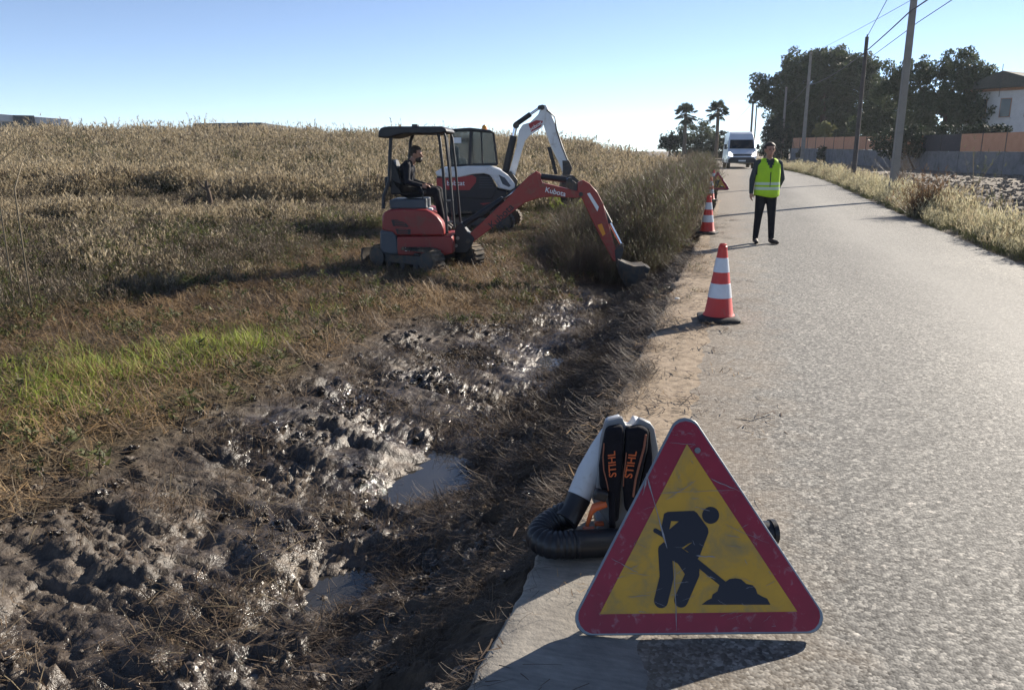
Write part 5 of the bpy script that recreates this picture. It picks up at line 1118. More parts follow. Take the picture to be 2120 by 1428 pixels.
# cab
cabp = dict(bl=w4(270, 575), tl=w4(285, 130), tm=w4(560, 110), tr=w4(815, 150), br=w4(865, 560), bm_=w4(530, 575))
cy0, cy1 = -0.30, 0.62
def bar(p0, p1, r=0.035, name='cab_post'): MB().tube([p0, p1], r, 4).build(name, M['black_metal'], wex, bevel=0.006)
for y in (cy0, cy1):
    for a, b_ in (('bl', 'tl'), ('br', 'tr')): bar(pt(cabp[a], y), pt(cabp[b_], y))
    bar(pt(w4(515, 575), y), pt(w4(535, 125), y), 0.05); bar(pt(w4(680, 560), y), pt(w4(660, 145), y), 0.022); bar(pt(cabp['bl'], y), pt(cabp['br'], y), 0.04)
MB().prism([w4(*p) for p in [(280, 145), (285, 112), (520, 95), (780, 125), (830, 165), (660, 150), (520, 138)]], cy0 - 0.06, cy1 + 0.06).build('cab_roof', M['black_metal'], wex, bevel=0.02, seg=3)
for pl in ([(275, 570), (515, 570), (535, 130), (288, 140)], [(530, 570), (680, 560), (660, 150), (545, 135)], [(690, 560), (862, 555), (818, 160), (668, 150)]):
    for y in (cy0 + 0.01, cy1 - 0.01): MB().prism([w4(*p) for p in pl], y - 0.004, y + 0.004).build('pane', M['glass'], wex)
a, b_, c_, d_ = cabp['br'], cabp['tr'], cabp['bl'], cabp['tl']
MB().add([pt(a, cy0 + .03), pt(a, cy1 - .03), pt(b_, cy1 - .03), pt(b_, cy0 + .03)], [(0, 1, 2, 3)]).build('windscreen', M['glass'], wex)
MB().prism([w4(*p) for p in [(330, 570), (480, 570), (470, 500), (380, 480), (360, 330), (310, 330)]], 0.0, 0.4).build('seat', M['black_plastic'], wex, bevel=0.03)
MB().prism([w4(*p) for p in [(305, 220), (410, 220), (410, 290), (305, 290)]], cy0 - 0.002, cy0 + 0.003).build('sticker', M['white_paint'], wex)
MB().prism([w4(*p) for p in [(280, 370), (360, 370), (360, 410), (280, 430)]], 0.1, 0.3).build('monitor', M['grey_plastic'], wex, bevel=0.01)
MB().tube([pt(w4(*p), -0.45) for p in [(300, 685), (360, 670), (378, 630), (365, 470), (355, 435)]], 0.014, 8).build('grab_rail', M['black_metal'], wex, 50)
bc = w4(700, 115); MB().lathe([(0.075, 0.0), (0.075, 0.03), (0.06, 0.035), (0.058, 0.10), (0.03, 0.135), (0.0, 0.14)], 16, (bc[0], 0.2, bc[1] - 0.02)).build('beacon', M['beacon'], wex, 40)
# boom, arm and bucket
MB().prism([w1(*p) for p in [(985, 640), (985, 520), (1030, 500), (1075, 560), (1060, 660)]], -0.16, 0.16).build('swing_bracket', M['black_metal'], wex, bevel=0.015)
bm_o = MB().prism([w1(*p) for p in [(1010, 560), (1015, 520), (1070, 330), (1085, 230), (1110, 190), (1160, 175), (1215, 120), (1235, 70), (1262, 62), (1270, 100), (1255, 185), (1230, 215), (1160, 260), (1125, 300), (1095, 400), (1050, 560)]], -0.10, 0.10).build('boom', M['mach_white'], wex, bevel=0.015)
MB().prism([w1(*p) for p in [(1148, 185), (1200, 160), (1245, 165), (1230, 205), (1165, 240)]], -0.104, -0.08).build('decal', M['decal_red'], bm_o)
text('lettering', 'bobcat', 0.12, M['white_paint'], bm_o, Matrix.Translation(pt(w1(1195, 200), -0.106)) @ Matrix.Rotation(-0.55, 4, 'Y') @ Matrix.Rotation(math.pi / 2, 4, 'X'), 0.002)
cylinder(wex, w1(985, 540), w1(1065, 195), 0.085, 0.8, 0.0)
cylinder(wex, w1(1062, 190), w1(1225, 75), 0.06, 0.62, 0.0)
pin(wex, w1(1238, 75), 0.14, 0.06)
ar = MB().prism([w1(*p) for p in [(1220, 70), (1240, 55), (1265, 60), (1300, 120), (1330, 190), (1385, 350), (1415, 450), (1420, 520), (1385, 530), (1350, 440), (1300, 340), (1265, 240), (1240, 150)]], -0.09, 0.09).build('arm', M['mach_white'], wex, bevel=0.012)
cylinder(wex, w1(1310, 290), w1(1395, 440), 0.05, 0.5, -0.02)
MB().tube([pt(w1(*p), -0.1) for p in [(1270, 90), (1325, 140), (1335, 220), (1370, 330), (1410, 430)]], 0.018, 6).build('hydraulic_hose', M['black_plastic'], wex, 50)
MB().prism([w1(*p) for p in [(1275, 340), (1300, 340), (1345, 520), (1325, 525)]], -0.02, 0.06).build('hose_guard', M['black_metal'], wex)
MB().prism([w1(*p) for p in [(1375, 430), (1420, 430), (1440, 480), (1420, 540), (1380, 545)]], -0.12, 0.12).build('quick_coupler', M['dark_steel'], wex, bevel=0.01)
wb = [w1(*p) for p in [(1375, 530), (1440, 530), (1490, 580), (1500, 660), (1450, 720), (1380, 720), (1360, 640)]]
n = len(wb); bk = MB(); bk.add([(p[0], s * 0.35, p[1]) for s in (-1, 1) for p in wb], [tuple(range(n)), tuple(range(2 * n - 1, n - 1, -1))] + [(i, i + n, (i + 1) % n + n, (i + 1) % n) for i in range(n) if i not in (4, 5)])
bo = bk.build('bucket', M['dark_steel'], wex, 35); so = bo.modifiers.new('thick', 'SOLIDIFY'); so.thickness = 0.025; so.offset = 0

# ------------------------------------------------------------------ white van
M['van_white'] = pm('van_white', (0.62, 0.64, 0.68), (0.58, 0.60, 0.64), 2, 0.3, coat=0.3)
M['headlamp'] = emitm('lit_headlamp', (1.0, 0.97, 0.9), 2.2)
M['plate'] = pm('number_plate', (0.7, 0.7, 0.68), None, rough=0.4)
vp = D(1535, 350, 58.6); vz = float(rise(vp[1])) + 0.03
van = thing('van', 'white panel van approaching with its headlights on', 'van', (vp[0], vp[1], vz), 0.10)
side = [(0.0, 0.38), (-0.02, 0.75), (0.05, 1.02), (0.28, 1.16), (0.72, 1.34), (1.28, 2.08), (1.62, 2.50), (2.2, 2.66), (5.5, 2.62), (5.75, 2.5), (5.8, 0.45), (5.6, 0.35)]
def hwid(z): return float(np.interp(z, [0.3, 1.3, 2.1, 2.45, 2.7], [1.0, 1.0, 0.93, 0.87, 0.74]))
b = MB(); n = len(side); b.add([(s * hwid(z), y, z) for s in (-1, 1) for y, z in side], [tuple(range(n))[::-1], tuple(range(n, 2 * n))] + [(i, (i + 1) % n, (i + 1) % n + n, i + n) for i in range(n)])
vb_ = b.build('body', M['van_white'], van, bevel=0.05, seg=3)
def vq(name, pts, mat, par=van, th=0.012, bev=0.0): 
    v = [Vector(p) for p in pts]; nn = (v[1] - v[0]).cross(v[2] - v[0]).normalized()
    if nn.y > 0 and abs(nn.y) > 0.3: nn = -nn
    k = len(v); b = MB(); b.add([p + nn * th for p in v] + [p - nn * 0.01 for p in v], [tuple(range(k)), tuple(range(2 * k - 1, k - 1, -1))] + [(i, i + k, (i + 1) % k + k, (i + 1) % k) for i in range(k)])
    return b.build(name, mat, par, bevel=bev)
def fp(x, y, z): return (x, y, z)
ws = vq('windscreen', [(-.88, .755, 1.42), (.88, .755, 1.42), (.82, 1.235, 2.06), (-.82, 1.235, 2.06)], M['windscreen'], van, 0.012, 0.01)
for s in (-0.35, 0.3): MB().tube([(s, .745, 1.45), (s + 0.28, .90, 1.66)], 0.012, 6).build('wiper', M['black_plastic'], ws)
vq('bonnet', [(-.70, 0.10, 1.07), (.70, 0.10, 1.07), (.84, 0.70, 1.345), (-.84, 0.70, 1.345)], M['van_white'], van, 0.02, 0.01)
vq('grille', [(-.62, 0.015, 0.90), (.62, 0.015, 0.90), (.70, 0.05, 1.02), (-.70, 0.05, 1.02)], M['black_plastic'], van, 0.02, 0.008)
MB().prism([(-.98, .40), (.98, .40), (1.0, .62), (.8, .80), (-.8, .80), (-1.0, .62)], -0.10, 0.05).build('bumper', M['black_plastic'], van, bevel=0.03)
vq('number_plate', [(-.26, -0.105, .50), (.26, -0.105, .50), (.26, -0.105, .61), (-.26, -0.105, .61)], M['plate'], van, 0.008)
for s in (-1, 1):
    hl = MB(); hl.prism([(s * .66, .86), (s * .98, .90), (s * .99, 1.16), (s * .88, 1.20), (s * .72, 1.02)], -0.02, 0.12); hl.build('headlight', M['headlamp'], van, bevel=0.02)
    mr_ = MB(); mr_.box((s * 1.16, .86, 1.55), (.20, .10, .36)); mo = mr_.build('mirror', M['black_plastic'], van, bevel=0.03); MB().cyl((s * .96, .86, 1.45), (s * 1.08, .86, 1.48), .03).build('mirror_arm', M['black_plastic'], mo)
    vq('side_window', [(s * 0.985, 0.98, 1.45), (s * 0.985, 1.75, 1.45), (s * 0.95, 1.75, 1.98), (s * 0.955, 1.33, 1.98)], M['windscreen'], van, 0.006)
    for y in (0.85, 4.4):
        w = MB(); w.cyl((s * .78, y, .345), (s * 1.0, y, .345), .345, n=28); wo = w.build('wheel', M['rubber'], van, 40, bevel=0.03); MB().cyl((s * .99, y, .345), (s * 1.012, y, .345), .2, n=20).build('rim', M['steel'], wo, 40)

# ------------------------------------------------------------------ poles and overhead cables
M['pole_c'] = pm('concrete_pole', (0.21, 0.195, 0.175), (0.27, 0.25, 0.22), 3, 0.9, bump=0.3, bscale=30)
M['pole_w'] = pm('dark_wood_pole', (0.075, 0.065, 0.06), (0.11, 0.095, 0.085), 5, 0.9, bump=0.4, bscale=25)
M['wire'] = pm('cable_black', (0.06, 0.06, 0.07), None, rough=0.6)
def at_col(px, X=None, Y=None, py=330):
    d = ray(px, py); return (X, d[1] / d[0] * X) if X is not None else (d[0] / d[1] * Y, Y)
def pole(label, xy, top, r0, r1, mat, square=False, group='utility poles beside the road', lean=(0, 0)):
    x, y = xy; z = float(ground_at(np.array([x]), np.array([y]))[0]); root = thing('utility_pole', label, 'utility pole', (x, y, z), 0.15, group)
    k = 4 if square else 12; n = 10; pts = [(lean[0] * t_, lean[1] * t_, -0.4 + (top - z + 0.4) * t_) for t_ in np.linspace(0, 1, n)]; rad = [r0 + (r1 - r0) * t_ for t_ in np.linspace(0, 1, n)]
    MB().tube(pts, rad, k).build('shaft', mat, root, None if square else 40, bevel=0.02 if square else 0)
    zt = top - z
    MB().box((lean[0], lean[1], zt - 0.25), (0.08, 2.4 * r1, 0.08)).build('cable_clamp', M['dark_steel'], root, bevel=0.01)
    MB().cyl((lean[0], lean[1], zt - 0.04), (lean[0], lean[1], zt + 0.10), 0.035, 0.025).build('insulator', M['dark_steel'], root, 40); return (x + lean[0], y + lean[1], top)
pA = (4.72, 28.6); pB = at_col(1770, Y=40.0); pC = at_col(1663, Y=76.0, py=300); pD = at_col(1619, Y=112.0, py=300)
tA = pole('nearest tall grey utility pole, its top out of the picture', pA, 7.9, 0.165, 0.11, M['pole_c'], True)
tB = pole('slim dark wooden utility pole between the two grey concrete poles', pB, 6.45, 0.11, 0.075, M['pole_w'])
tC = pole('grey concrete utility pole in front of the big pine', pC, 9.7, 0.22, 0.13, M['pole_c'], True)
tD = pole('short-looking grey pole at the left foot of the big pine', pD, 9.4, 0.22, 0.15, M['pole_c'], True)
pE = D(1551, 330, 150); pE2 = D(1559, 330, 150)
tE = pole('far dark pole above the van roof, left of a close pair', (pE[0], pE[1]), 10.3, 0.22, 0.18, M['pole_w'])
tE2 = pole('far leaning dark pole above the van roof, right of a close pair', (pE2[0], pE2[1]), 9.6, 0.15, 0.12, M['pole_w'])
def cable(label, pts, sag, r=0.012):
    path = []
    for i in range(len(pts) - 1):
        a = Vector(pts[i]); b = Vector(pts[i + 1]); L = (b - a).length
        for k in range(16 if i < len(pts) - 2 else 17):
            t_ = k / 16; p = a.lerp(b, t_); p.z -= 4 * sag * (L / 40) ** 2 * t_ * (1 - t_); path.append(tuple(p))
    tag(MB().tube(path, r, 5).build('overhead_cable', M['wire'], None, 60), label, 'cable', 'overhead cables')
cable('single overhead cable rising from the dark wooden pole to the nearest pole', [tB, tA], 0.10, 0.014)
cable('thickest overhead cable bundle running along all the roadside poles', [(5.3, -12, 6.2), (pA[0] - .1, pA[1], 5.75), (pB[0] - .1, pB[1], 5.75), (pC[0] - .1, pC[1], 7.0), (pD[0], pD[1], 7.0)], 0.30, 0.022)
cable('upper thin overhead cable passing right of the nearest pole', [(5.1, -12, 7.4), (pA[0] + .1, pA[1], 6.2), (tC[0], tC[1], 9.6)], 0.05, 0.009)
cable('lower thin overhead cable passing right of the nearest pole', [(5.9, -12, 5.9), (pA[0] + .18, pA[1], 5.45), (pB[0] + .1, pB[1], 5.5)], 0.10, 0.012)
cable('far overhead cable falling left from the close pair of dark poles', [(tE[0], tE[1], 10.2), tuple(D(1500, 275, 190))], 0.12, 0.025)
cable('far sagging overhead cable between the dark pole pair and the pine', [(tE2[0], tE2[1], 9.4), (tD[0], tD[1], 9.2)], 0.9, 0.02)

# ------------------------------------------------------------------ trees
M['bark'] = pm('bark', (0.07, 0.05, 0.036), (0.12, 0.085, 0.06), 6, 0.95, bump=0.6, bscale=12)
M['palm_bark'] = pm('palm_bark', (0.13, 0.10, 0.07), (0.18, 0.14, 0.10), 8, 0.95, bump=0.8, bscale=9)
LM['pine'] = leafm('pine_needles', [(0.035, 0.052, 0.028), (0.05, 0.072, 0.034), (0.075, 0.095, 0.042), (0.042, 0.058, 0.03)], 0.3, 0.6)
LM['pepper'] = leafm('grey_green_leaves', [(0.065, 0.085, 0.048), (0.09, 0.112, 0.06), (0.12, 0.135, 0.078), (0.07, 0.092, 0.054)], 0.38)
LM['dark'] = leafm('dark_hedge', [(0.022, 0.034, 0.02), (0.034, 0.048, 0.026), (0.048, 0.062, 0.03)], 0.22)
LM['palm'] = leafm('palm_leaves', [(0.025, 0.038, 0.02), (0.04, 0.055, 0.026), (0.06, 0.07, 0.035)], 0.25)
LM['sunny'] = leafm('sunny_leaves', [(0.13, 0.14, 0.05), (0.19, 0.19, 0.07)], 0.4)
def leafcloud(cent, rad, per, size, seed, flat=1.0, droop=0.0):
    r = np.random.default_rng(seed); n = len(cent) * per; c = np.repeat(cent, per, 0); R = np.repeat(rad, per)
    d = r.normal(size=(n, 3)); d /= np.linalg.norm(d, axis=1)[:, None]; rr = R * r.uniform(0.35, 1.0, n) ** 0.6
    p = c + d * rr[:, None] * np.array([1, 1, flat])
    a = r.normal(size=(n, 3)); a[:, 2] -= droop; a /= np.linalg.norm(a, axis=1)[:, None]; b = np.cross(a, r.normal(size=(n, 3))); b /= np.linalg.norm(b, axis=1)[:, None]
    L = r.uniform(*size, n)[:, None]; w = L * r.uniform(0.3, 0.6, n)[:, None]
    V = np.stack([p - a * L / 2, p + b * w / 2, p + a * L / 2, p - b * w / 2], 1).reshape(-1, 3); i = np.arange(n)[:, None] * 4 + np.arange(4)
    return V, i
def tree(name, label, cat, base, lobes, mat, seed, per=60, size=(0.2, 0.42), clump=0.6, dens=1.0, trunk=0.35, flat=0.85, group=None, droop=0.0, skin=0.55):
    """lobes: (x, y, z, rx, ry, rz) ellipsoids in world metres relative to the base"""
    root = thing(name, label, cat, base, 0, group); r = np.random.default_rng(seed); C = []
    for (x, y, z, rx, ry, rz) in lobes:
        k = int(dens * (rx * ry + rx * rz + ry * rz) / (clump * clump) * 1.5) + 5; d = r.normal(size=(k, 3)); d /= np.linalg.norm(d, axis=1)[:, None]
        q_ = r.uniform(skin, 1.0, k) ** 0.5; C.append(np.array([x, y, z]) + d * q_[:, None] * np.array([rx, ry, rz]) * (1 + 0.10 * r.normal(size=(k, 1))))
    C = np.concatenate(C); V, qd = leafcloud(C, clump * r.uniform(0.55, 1.15, len(C)), per, size, seed + 1, flat, droop)
    link('crown', np_mesh('crown', V, qd, None, [mat]), root)
    if trunk:
        t = MB(); l0 = lobes[0]; top = Vector((l0[0], l0[1], max(l0[2], 0.5))); mid = Vector((l0[0] * 0.4 + 0.15, l0[1] * 0.4, top.z * 0.5))
        t.tube([(0, 0, -0.3), tuple(mid), tuple(top)], [trunk, trunk * 0.75, trunk * 0.45], 10); tr = t.build('trunk', M['bark'], root, 60)
        for k, l in enumerate(lobes[:7]):
            e = Vector(l[:3]); MB().tube([tuple(mid.lerp(top, 0.3 + 0.1 * (k % 4))), tuple((mid.lerp(top, 0.5) + e) / 2 + Vector((0, 0, -0.05 * e.z))), tuple(e)], [trunk * 0.45, trunk * 0.28, trunk * 0.1], 7).build('limb', M['bark'], root, 60)
    return root
def lobes_px(base, dep, items):                            # (px, py, radius_x_px, radius_z_px, depth offset)
    s = F / dep; out = []
    for px, py, rx, rz, dy in items:
        p = D(px, py, dep) + np.array([-math.sin(YAW), math.cos(YAW), 0]) * dy - base; out.append((p[0], p[1], p[2], rx / s, 0.8 * rx / s, rz / s))
    return out
bs = D(1700, 340, 108); bs[2] = 0.55
tree('pine_tree', 'huge dark umbrella pine behind the orange fence', 'tree', bs, lobes_px(bs, 108, [(1700, 160, 75, 50, 0), (1640, 185, 50, 55, -2), (1760, 165, 60, 45, 1), (1690, 230, 85, 60, 2), (1600, 190, 32, 30, -1), (1568, 178, 16, 22, -1), (1575, 205, 18, 18, 0), (1790, 215, 50, 65, 2), (1640, 245, 40, 45, 0), (1740, 250, 60, 45, 3), (1720, 125, 45, 25, 0), (1660, 130, 40, 28, 0), (1780, 140, 40, 26, 0), (1700, 270, 90, 30, 4), (1800, 265, 45, 35, 4), (1650, 275, 40, 30, 3)]), LM['pine'], 31, 60, (0.25, 0.55), 0.85, 1.7, 0.55)
bs = D(1945, 330, 76); bs[2] = 0.4
tree('pepper_tree', 'grey-green drooping tree left of the house', 'tree', bs, lobes_px(bs, 76, [(1960, 190, 62, 55, 0), (1900, 160, 40, 45, 1), (1985, 145, 40, 40, 0), (2015, 180, 32, 45, -1), (1860, 175, 32, 45, 2), (1930, 235, 70, 40, 0), (2000, 235, 48, 35, -1)]), LM['pepper'], 33, 60, (0.18, 0.4), 0.6, 1.6, 0.3, 0.95, droop=1.2)
bs = D(1845, 330, 95); bs[2] = 0.5
tree('evergreen_tree', 'dark evergreen filling the gap between the pine and the grey-green tree', 'tree', bs, lobes_px(bs, 95, [(1835, 225, 45, 50, 0), (1870, 250, 50, 40, 0), (1815, 260, 45, 35, 1), (1900, 262, 45, 30, 1)]), LM['pine'], 34, 56, (0.25, 0.5), 0.7, 1.5, 0.3)
bs = D(1600, 335, 100); bs[2] = 0.5
tree('cypress_shrub', 'dark dense shrub at the road bend right of the van', 'shrub', bs, lobes_px(bs, 100, [(1600, 285, 24, 40, 0), (1612, 300, 26, 36, -1), (1590, 305, 18, 28, 0)]), LM['dark'], 35, 50, (0.15, 0.3), 0.45, 1.4, 0.15)
for k, (px, y0, y1, wd, dy, lab) in enumerate([(1900, 268, 318, 120, 0, 'dark hedge mass over the shaded fence right of the nearest pole'), (2050, 262, 284, 70, 1, 'low clipped hedge below the house windows'), (1740, 305, 335, 60, 0, 'dark bushes in front of the left orange fence panel'), (1680, 310, 338, 40, 0, 'small dark bush in front of the left end of the orange fence')]):
    dep = (62, 60, 84, 92)[k]; bs = D(px, y1, dep); items = [(px + (j - 2) * wd / 4, (y0 + y1) / 2 + (j % 2) * 4, wd / 3.4, (y1 - y0) / 1.7, dy) for j in range(5)]
    bs[2] = float(rise(bs[1])) - 0.1
    tree('hedge' if k < 2 else 'dark_bush', lab, 'hedge' if k < 2 else 'bush', bs, lobes_px(bs, dep, items), LM['dark'], 40 + k, 46, (0.12, 0.26), 0.36, 1.2, 0.08)
bs = D(1706, 285, 99); bs[2] = 0.5
tree('yucca_bush', 'sunlit spiky green plant above the orange fence', 'plant', bs, lobes_px(bs, 99, [(1706, 270, 16, 16, 0), (1700, 280, 14, 12, 0)]), LM['sunny'], 47, 40, (0.35, 0.7), 0.35, 1.5, 0.1)
# bushes behind the field beside the palms
for k, (px, py, rx, rz, lab) in enumerate([(1385, 290, 16, 14, 'small round dark tree at the left end of the palm group'), (1445, 288, 46, 36, 'dark bushy tree between the two palms'), (1495, 300, 14, 26, 'dark narrow tree just left of the van')]):
    dep = 120; bs = D(px, 330, dep); bs[2] = 0.5
    tree('far_tree', lab, 'tree', bs, lobes_px(bs, dep, [(px, py, rx, rz, 0), (px - rx * .4, py + rz * .5, rx * .8, rz * .8, 1), (px + rx * .4, py + rz * .4, rx * .8, rz * .8, 0)]), LM['dark'] if k != 1 else LM['pepper'], 50 + k, 44, (0.22, 0.45), 0.6, 1.2, 0.2)
def palm(label, px, top, dep, seed):
    b = D(px, 330, dep); b[2] = 0.5; root = thing('fan_palm', label, 'palm tree', b, 0, 'fan palms beyond the field'); r = np.random.default_rng(seed); h = D(px, top, dep)[2] - b[2]
    t = MB(); t.tube([(0, 0, -0.2), (0.05, 0, h * 0.5), (0, 0, h)], [0.32, 0.26, 0.24], 12); t.build('trunk', M['palm_bark'], root, 60)
    for k in range(46):
        yaw = r.uniform(0, 6.28); el = r.uniform(-1.15, 1.45); L = r.uniform(0.75, 1.15); d = Vector((math.cos(yaw) * math.cos(el), math.sin(yaw) * math.cos(el), math.sin(el))); s = Vector((-math.sin(yaw), math.cos(yaw), 0)); u_ = d.cross(s)
        f = MB(); p0 = Vector((0, 0, h)); p1 = p0 + d * L; f.tube([p0, p1], 0.022, 4)
        for j in range(15):
            a = (j - 7) / 7 * 1.45; dv = (d * math.cos(a) + s * math.sin(a) + Vector((0, 0, -0.25 * abs(a)))).normalized(); sd_ = dv.cross(u_).normalized() * 0.05; ln = 0.95 * (1 - 0.25 * abs(a) / 1.45)
            f.add([p1 - sd_ * 0.4, p1 + sd_ * 0.4, p1 + dv * ln * 0.6 + sd_, p1 + dv * ln + Vector((0, 0, -0.18 * ln)), p1 + dv * ln * 0.6 - sd_], [(0, 1, 2, 3, 4)])
        f.build('frond', LM['palm'], root)
palm('left one of the two fan palms on the skyline', 1415, 238, 118, 61)
palm('right one of the two fan palms on the skyline', 1481, 232, 118, 62)

# ------------------------------------------------------------------ boundary wall with orange screen
M['block'] = pm('grey_block_wall', (0.20, 0.19, 0.185), (0.26, 0.245, 0.235), 2.5, 0.95, bump=0.3, bscale=10, dirt=(0.12, 0.11, 0.10), dscale=1.2, damt=0.4)
M['screen'] = pm('orange_screen', (0.55, 0.26, 0.14), (0.62, 0.31, 0.18), 2.0, 0.85, bump=0.2, bscale=20)
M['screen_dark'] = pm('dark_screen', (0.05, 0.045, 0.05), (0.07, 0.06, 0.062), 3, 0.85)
wA = np.array([5.6, 104.0]); wB = np.array([18.5, 47.0]); wd = (wB - wA) / np.linalg.norm(wB - wA); WL = float(np.linalg.norm(wB - wA)); wrz = math.atan2(wd[1], wd[0])
wz = lambda t_: float(rise(wA[1] + wd[1] * t_)) - 0.12
wall = thing('boundary_wall', 'low grey block wall topped with an orange screen, right of the road', 'wall', (wA[0], wA[1], 0), wrz)
seg_n = 20; sl = WL / seg_n
for k in range(seg_n):
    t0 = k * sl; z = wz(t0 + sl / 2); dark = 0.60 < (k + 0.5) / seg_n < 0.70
    MB().box((t0 + sl / 2, 0, z + 0.60), (sl - 0.30, 0.20, 1.40)).build('wall_panel', M['block'], wall)
    MB().box((t0, 0, z + 0.64), (0.30, 0.28, 1.50)).build('pilaster', M['block'], wall, bevel=0.01)
    MB().box((t0 + sl / 2, 0.0, z + 1.33), (sl - 0.30, 0.24, 0.06)).build('coping', M['block'], wall, bevel=0.006)
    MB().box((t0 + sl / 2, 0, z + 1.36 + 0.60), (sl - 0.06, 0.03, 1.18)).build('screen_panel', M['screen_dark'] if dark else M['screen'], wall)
    MB().cyl((t0, -0.03, z + 1.38), (t0, -0.03, z + 2.62), 0.03, n=8).build('post', M['dark_steel'], wall)
    if k in (0, 17, 18): MB().cyl((t0, -0.06, z + 2.45), (t0 + 0.9, -0.06, z + 1.4), 0.022, n=8).build('brace', M['dark_steel'], wall)

# ------------------------------------------------------------------ house on the right and buildings on the skyline
M['house_white'] = pm('white_render', (0.60, 0.59, 0.57), (0.52, 0.51, 0.49), 2, 0.9); M['terra'] = pm('terracotta', (0.36, 0.19, 0.12), (0.30, 0.16, 0.10), 6, 0.85); M['roof'] = pm('dark_roof', (0.055, 0.06, 0.05), (0.085, 0.085, 0.07), 5, 0.9, bump=0.4, bscale=14)
M['pane'] = glassm('window_pane', (0.03, 0.04, 0.05), 0.08, 0.95)
hp_ = D(2150, 320, 72); hz = 0.2; house = thing('house', 'white two-storey house with overhanging gable roof at the right edge', 'house', (hp_[0], hp_[1], hz), math.atan2(RT[1], RT[0]) + 0.55)
HP = Plane((hp_[0], hp_[1], hz), (RT[0], RT[1])); zt = HP(2060, 185)[1]; ap = HP(2055, 158)[1]
MB().box((3.2, 3.0, zt / 2), (9.0, 7.0, zt)).build('wall', M['house_white'], house)
MB().box((3.2, 3.0, zt + 0.12), (9.3, 7.3, 0.24)).build('cornice', M['terra'], house, bevel=0.02)
rf = MB(); rf.add([(-2.2, -1.4, zt + .25), (8.8, -1.4, zt + .25), (8.8, 7.4, zt + .25), (-2.2, 7.4, zt + .25), (-2.2, 3.0, zt + 1.7), (8.8, 3.0, zt + 1.7)], [(0, 1, 5, 4), (1, 2, 5), (2, 3, 4, 5), (3, 0, 4), (3, 2, 1, 0)]); ro_ = rf.build('roof', M['roof'], house)
for x, w in ((0.2, 0.8), (2.2, 1.1), (4.6, 1.1)):
    wn_ = MB().box((x, -0.505, zt - 1.55), (w, 0.04, 1.7)).build('window', M['terra'], house); MB().box((x, -0.53, zt - 1.55), (w - 0.14, 0.02, 1.55)).build('pane', M['pane'], wn_); MB().box((x, -0.56, zt - 2.45), (w + 0.2, 0.16, 0.06)).build('sill', M['house_white'], wn_)
for y in (0.6, 2.8, 5.0):
    wn_ = MB().box((-1.305, y, zt - 1.5), (0.04, 1.0, 1.7)).build('window', M['terra'], house); MB().box((-1.33, y, zt - 1.5), (0.02, 0.86, 1.55)).build('pane', M['pane'], wn_); MB().box((-1.36, y, zt - 2.4), (0.16, 1.2, 0.06)).build('sill', M['house_white'], wn_)
MB().box((3.2, -0.9, zt - 2.7), (8.6, 0.9, 0.12)).build('balcony_slab', M['house_white'], house)
for k in range(22): MB().cyl((-0.9 + k * 0.38, -1.3, zt - 2.65), (-0.9 + k * 0.38, -1.3, zt - 1.75), 0.014, n=6).build('baluster', M['dark_steel'], house)
MB().box((3.2, -1.3, zt - 1.72), (8.4, 0.05, 0.05)).build('handrail', M['dark_steel'], house)
an_ = thing('roof_aerial', 'thin television aerial standing on the house roof', 'aerial', D(2072, 172, 71)); 
MB().cyl((0, 0, -1.2), (0, 0, 1.6), 0.03, n=6).build('mast', M['dark_steel'], an_)
MB().box((0, 0, 0.65), (1.1, 0.03, 0.03)).build('boom_rod', M['dark_steel'], an_)
for k in range(7): MB().box((-0.5 + k * 0.16, 0, 0.65), (0.02, 0.02, 0.35)).build('element', M['dark_steel'], an_)

M['shed'] = pm('shed_grey', (0.58, 0.58, 0.57), (0.5, 0.5, 0.49), 1, 0.8); M['shed_dark'] = pm('shed_dark', (0.04, 0.045, 0.05), None, rough=0.6)
def far_building(label, px0, px1, py_top, py_top2, py_base, dep, glazed):
    a = D(px0, py_top, dep); b = D(px1, py_top2, dep + (8 if glazed else 12)); d = b - a; L = math.hypot(d[0], d[1]); root = thing('industrial_shed', label, 'building', (a[0], a[1], 0), math.atan2(d[1], d[0])); z0 = -0.5; z1_, z2_ = a[2], b[2]
    MB().prism([(0, z0), (L, z0), (L, z2_ - 0.9), (0, z1_ - 0.9)], 0, 12).build('wall', M['house_white'] if glazed else M['shed'], root)
    MB().prism([(-0.3, z1_ - (1.15 if glazed else 1.3)), (L + 0.3, z2_ - (1.15 if glazed else 1.3)), (L + 0.3, z2_), (-0.3, z1_)], -0.35, 12.3).build('parapet' if glazed else 'roof', M['shed'] if glazed else M['shed_dark'], root, bevel=0.05)
    if glazed:
        for k in range(7):
            t0 = (k + 0.12) * L / 7; zt_ = z1_ + (z2_ - z1_) * (t0 / L) - 1.25; w_ = MB().box((t0 + L / 14 * 0.8, -0.03, zt_ - 0.75), (L / 7 * 0.85, 0.06, 1.35)).build('window', M['shed_dark'], root); MB().box((t0 + L / 14 * 0.8, -0.07, zt_ - 0.75), (L / 7 * 0.8, 0.02, 1.25)).build('pane', M['pane'], w_)
        c_ = D(78, 246, dep + 3); MB().box((L * 0.53, -0.6, z1_ + (z2_ - z1_) * .53 - 0.6), (3.2, 1.0, 1.3)).build('canopy', M['shed_dark'], root)
far_building('long grey industrial building with dark windows at the left skyline', -60, 138, 232, 247, 275, 135, True)
far_building('dark sloping shed roof showing above the weeds left of the machines', 540, 640, 254, 270, 280, 120, False)

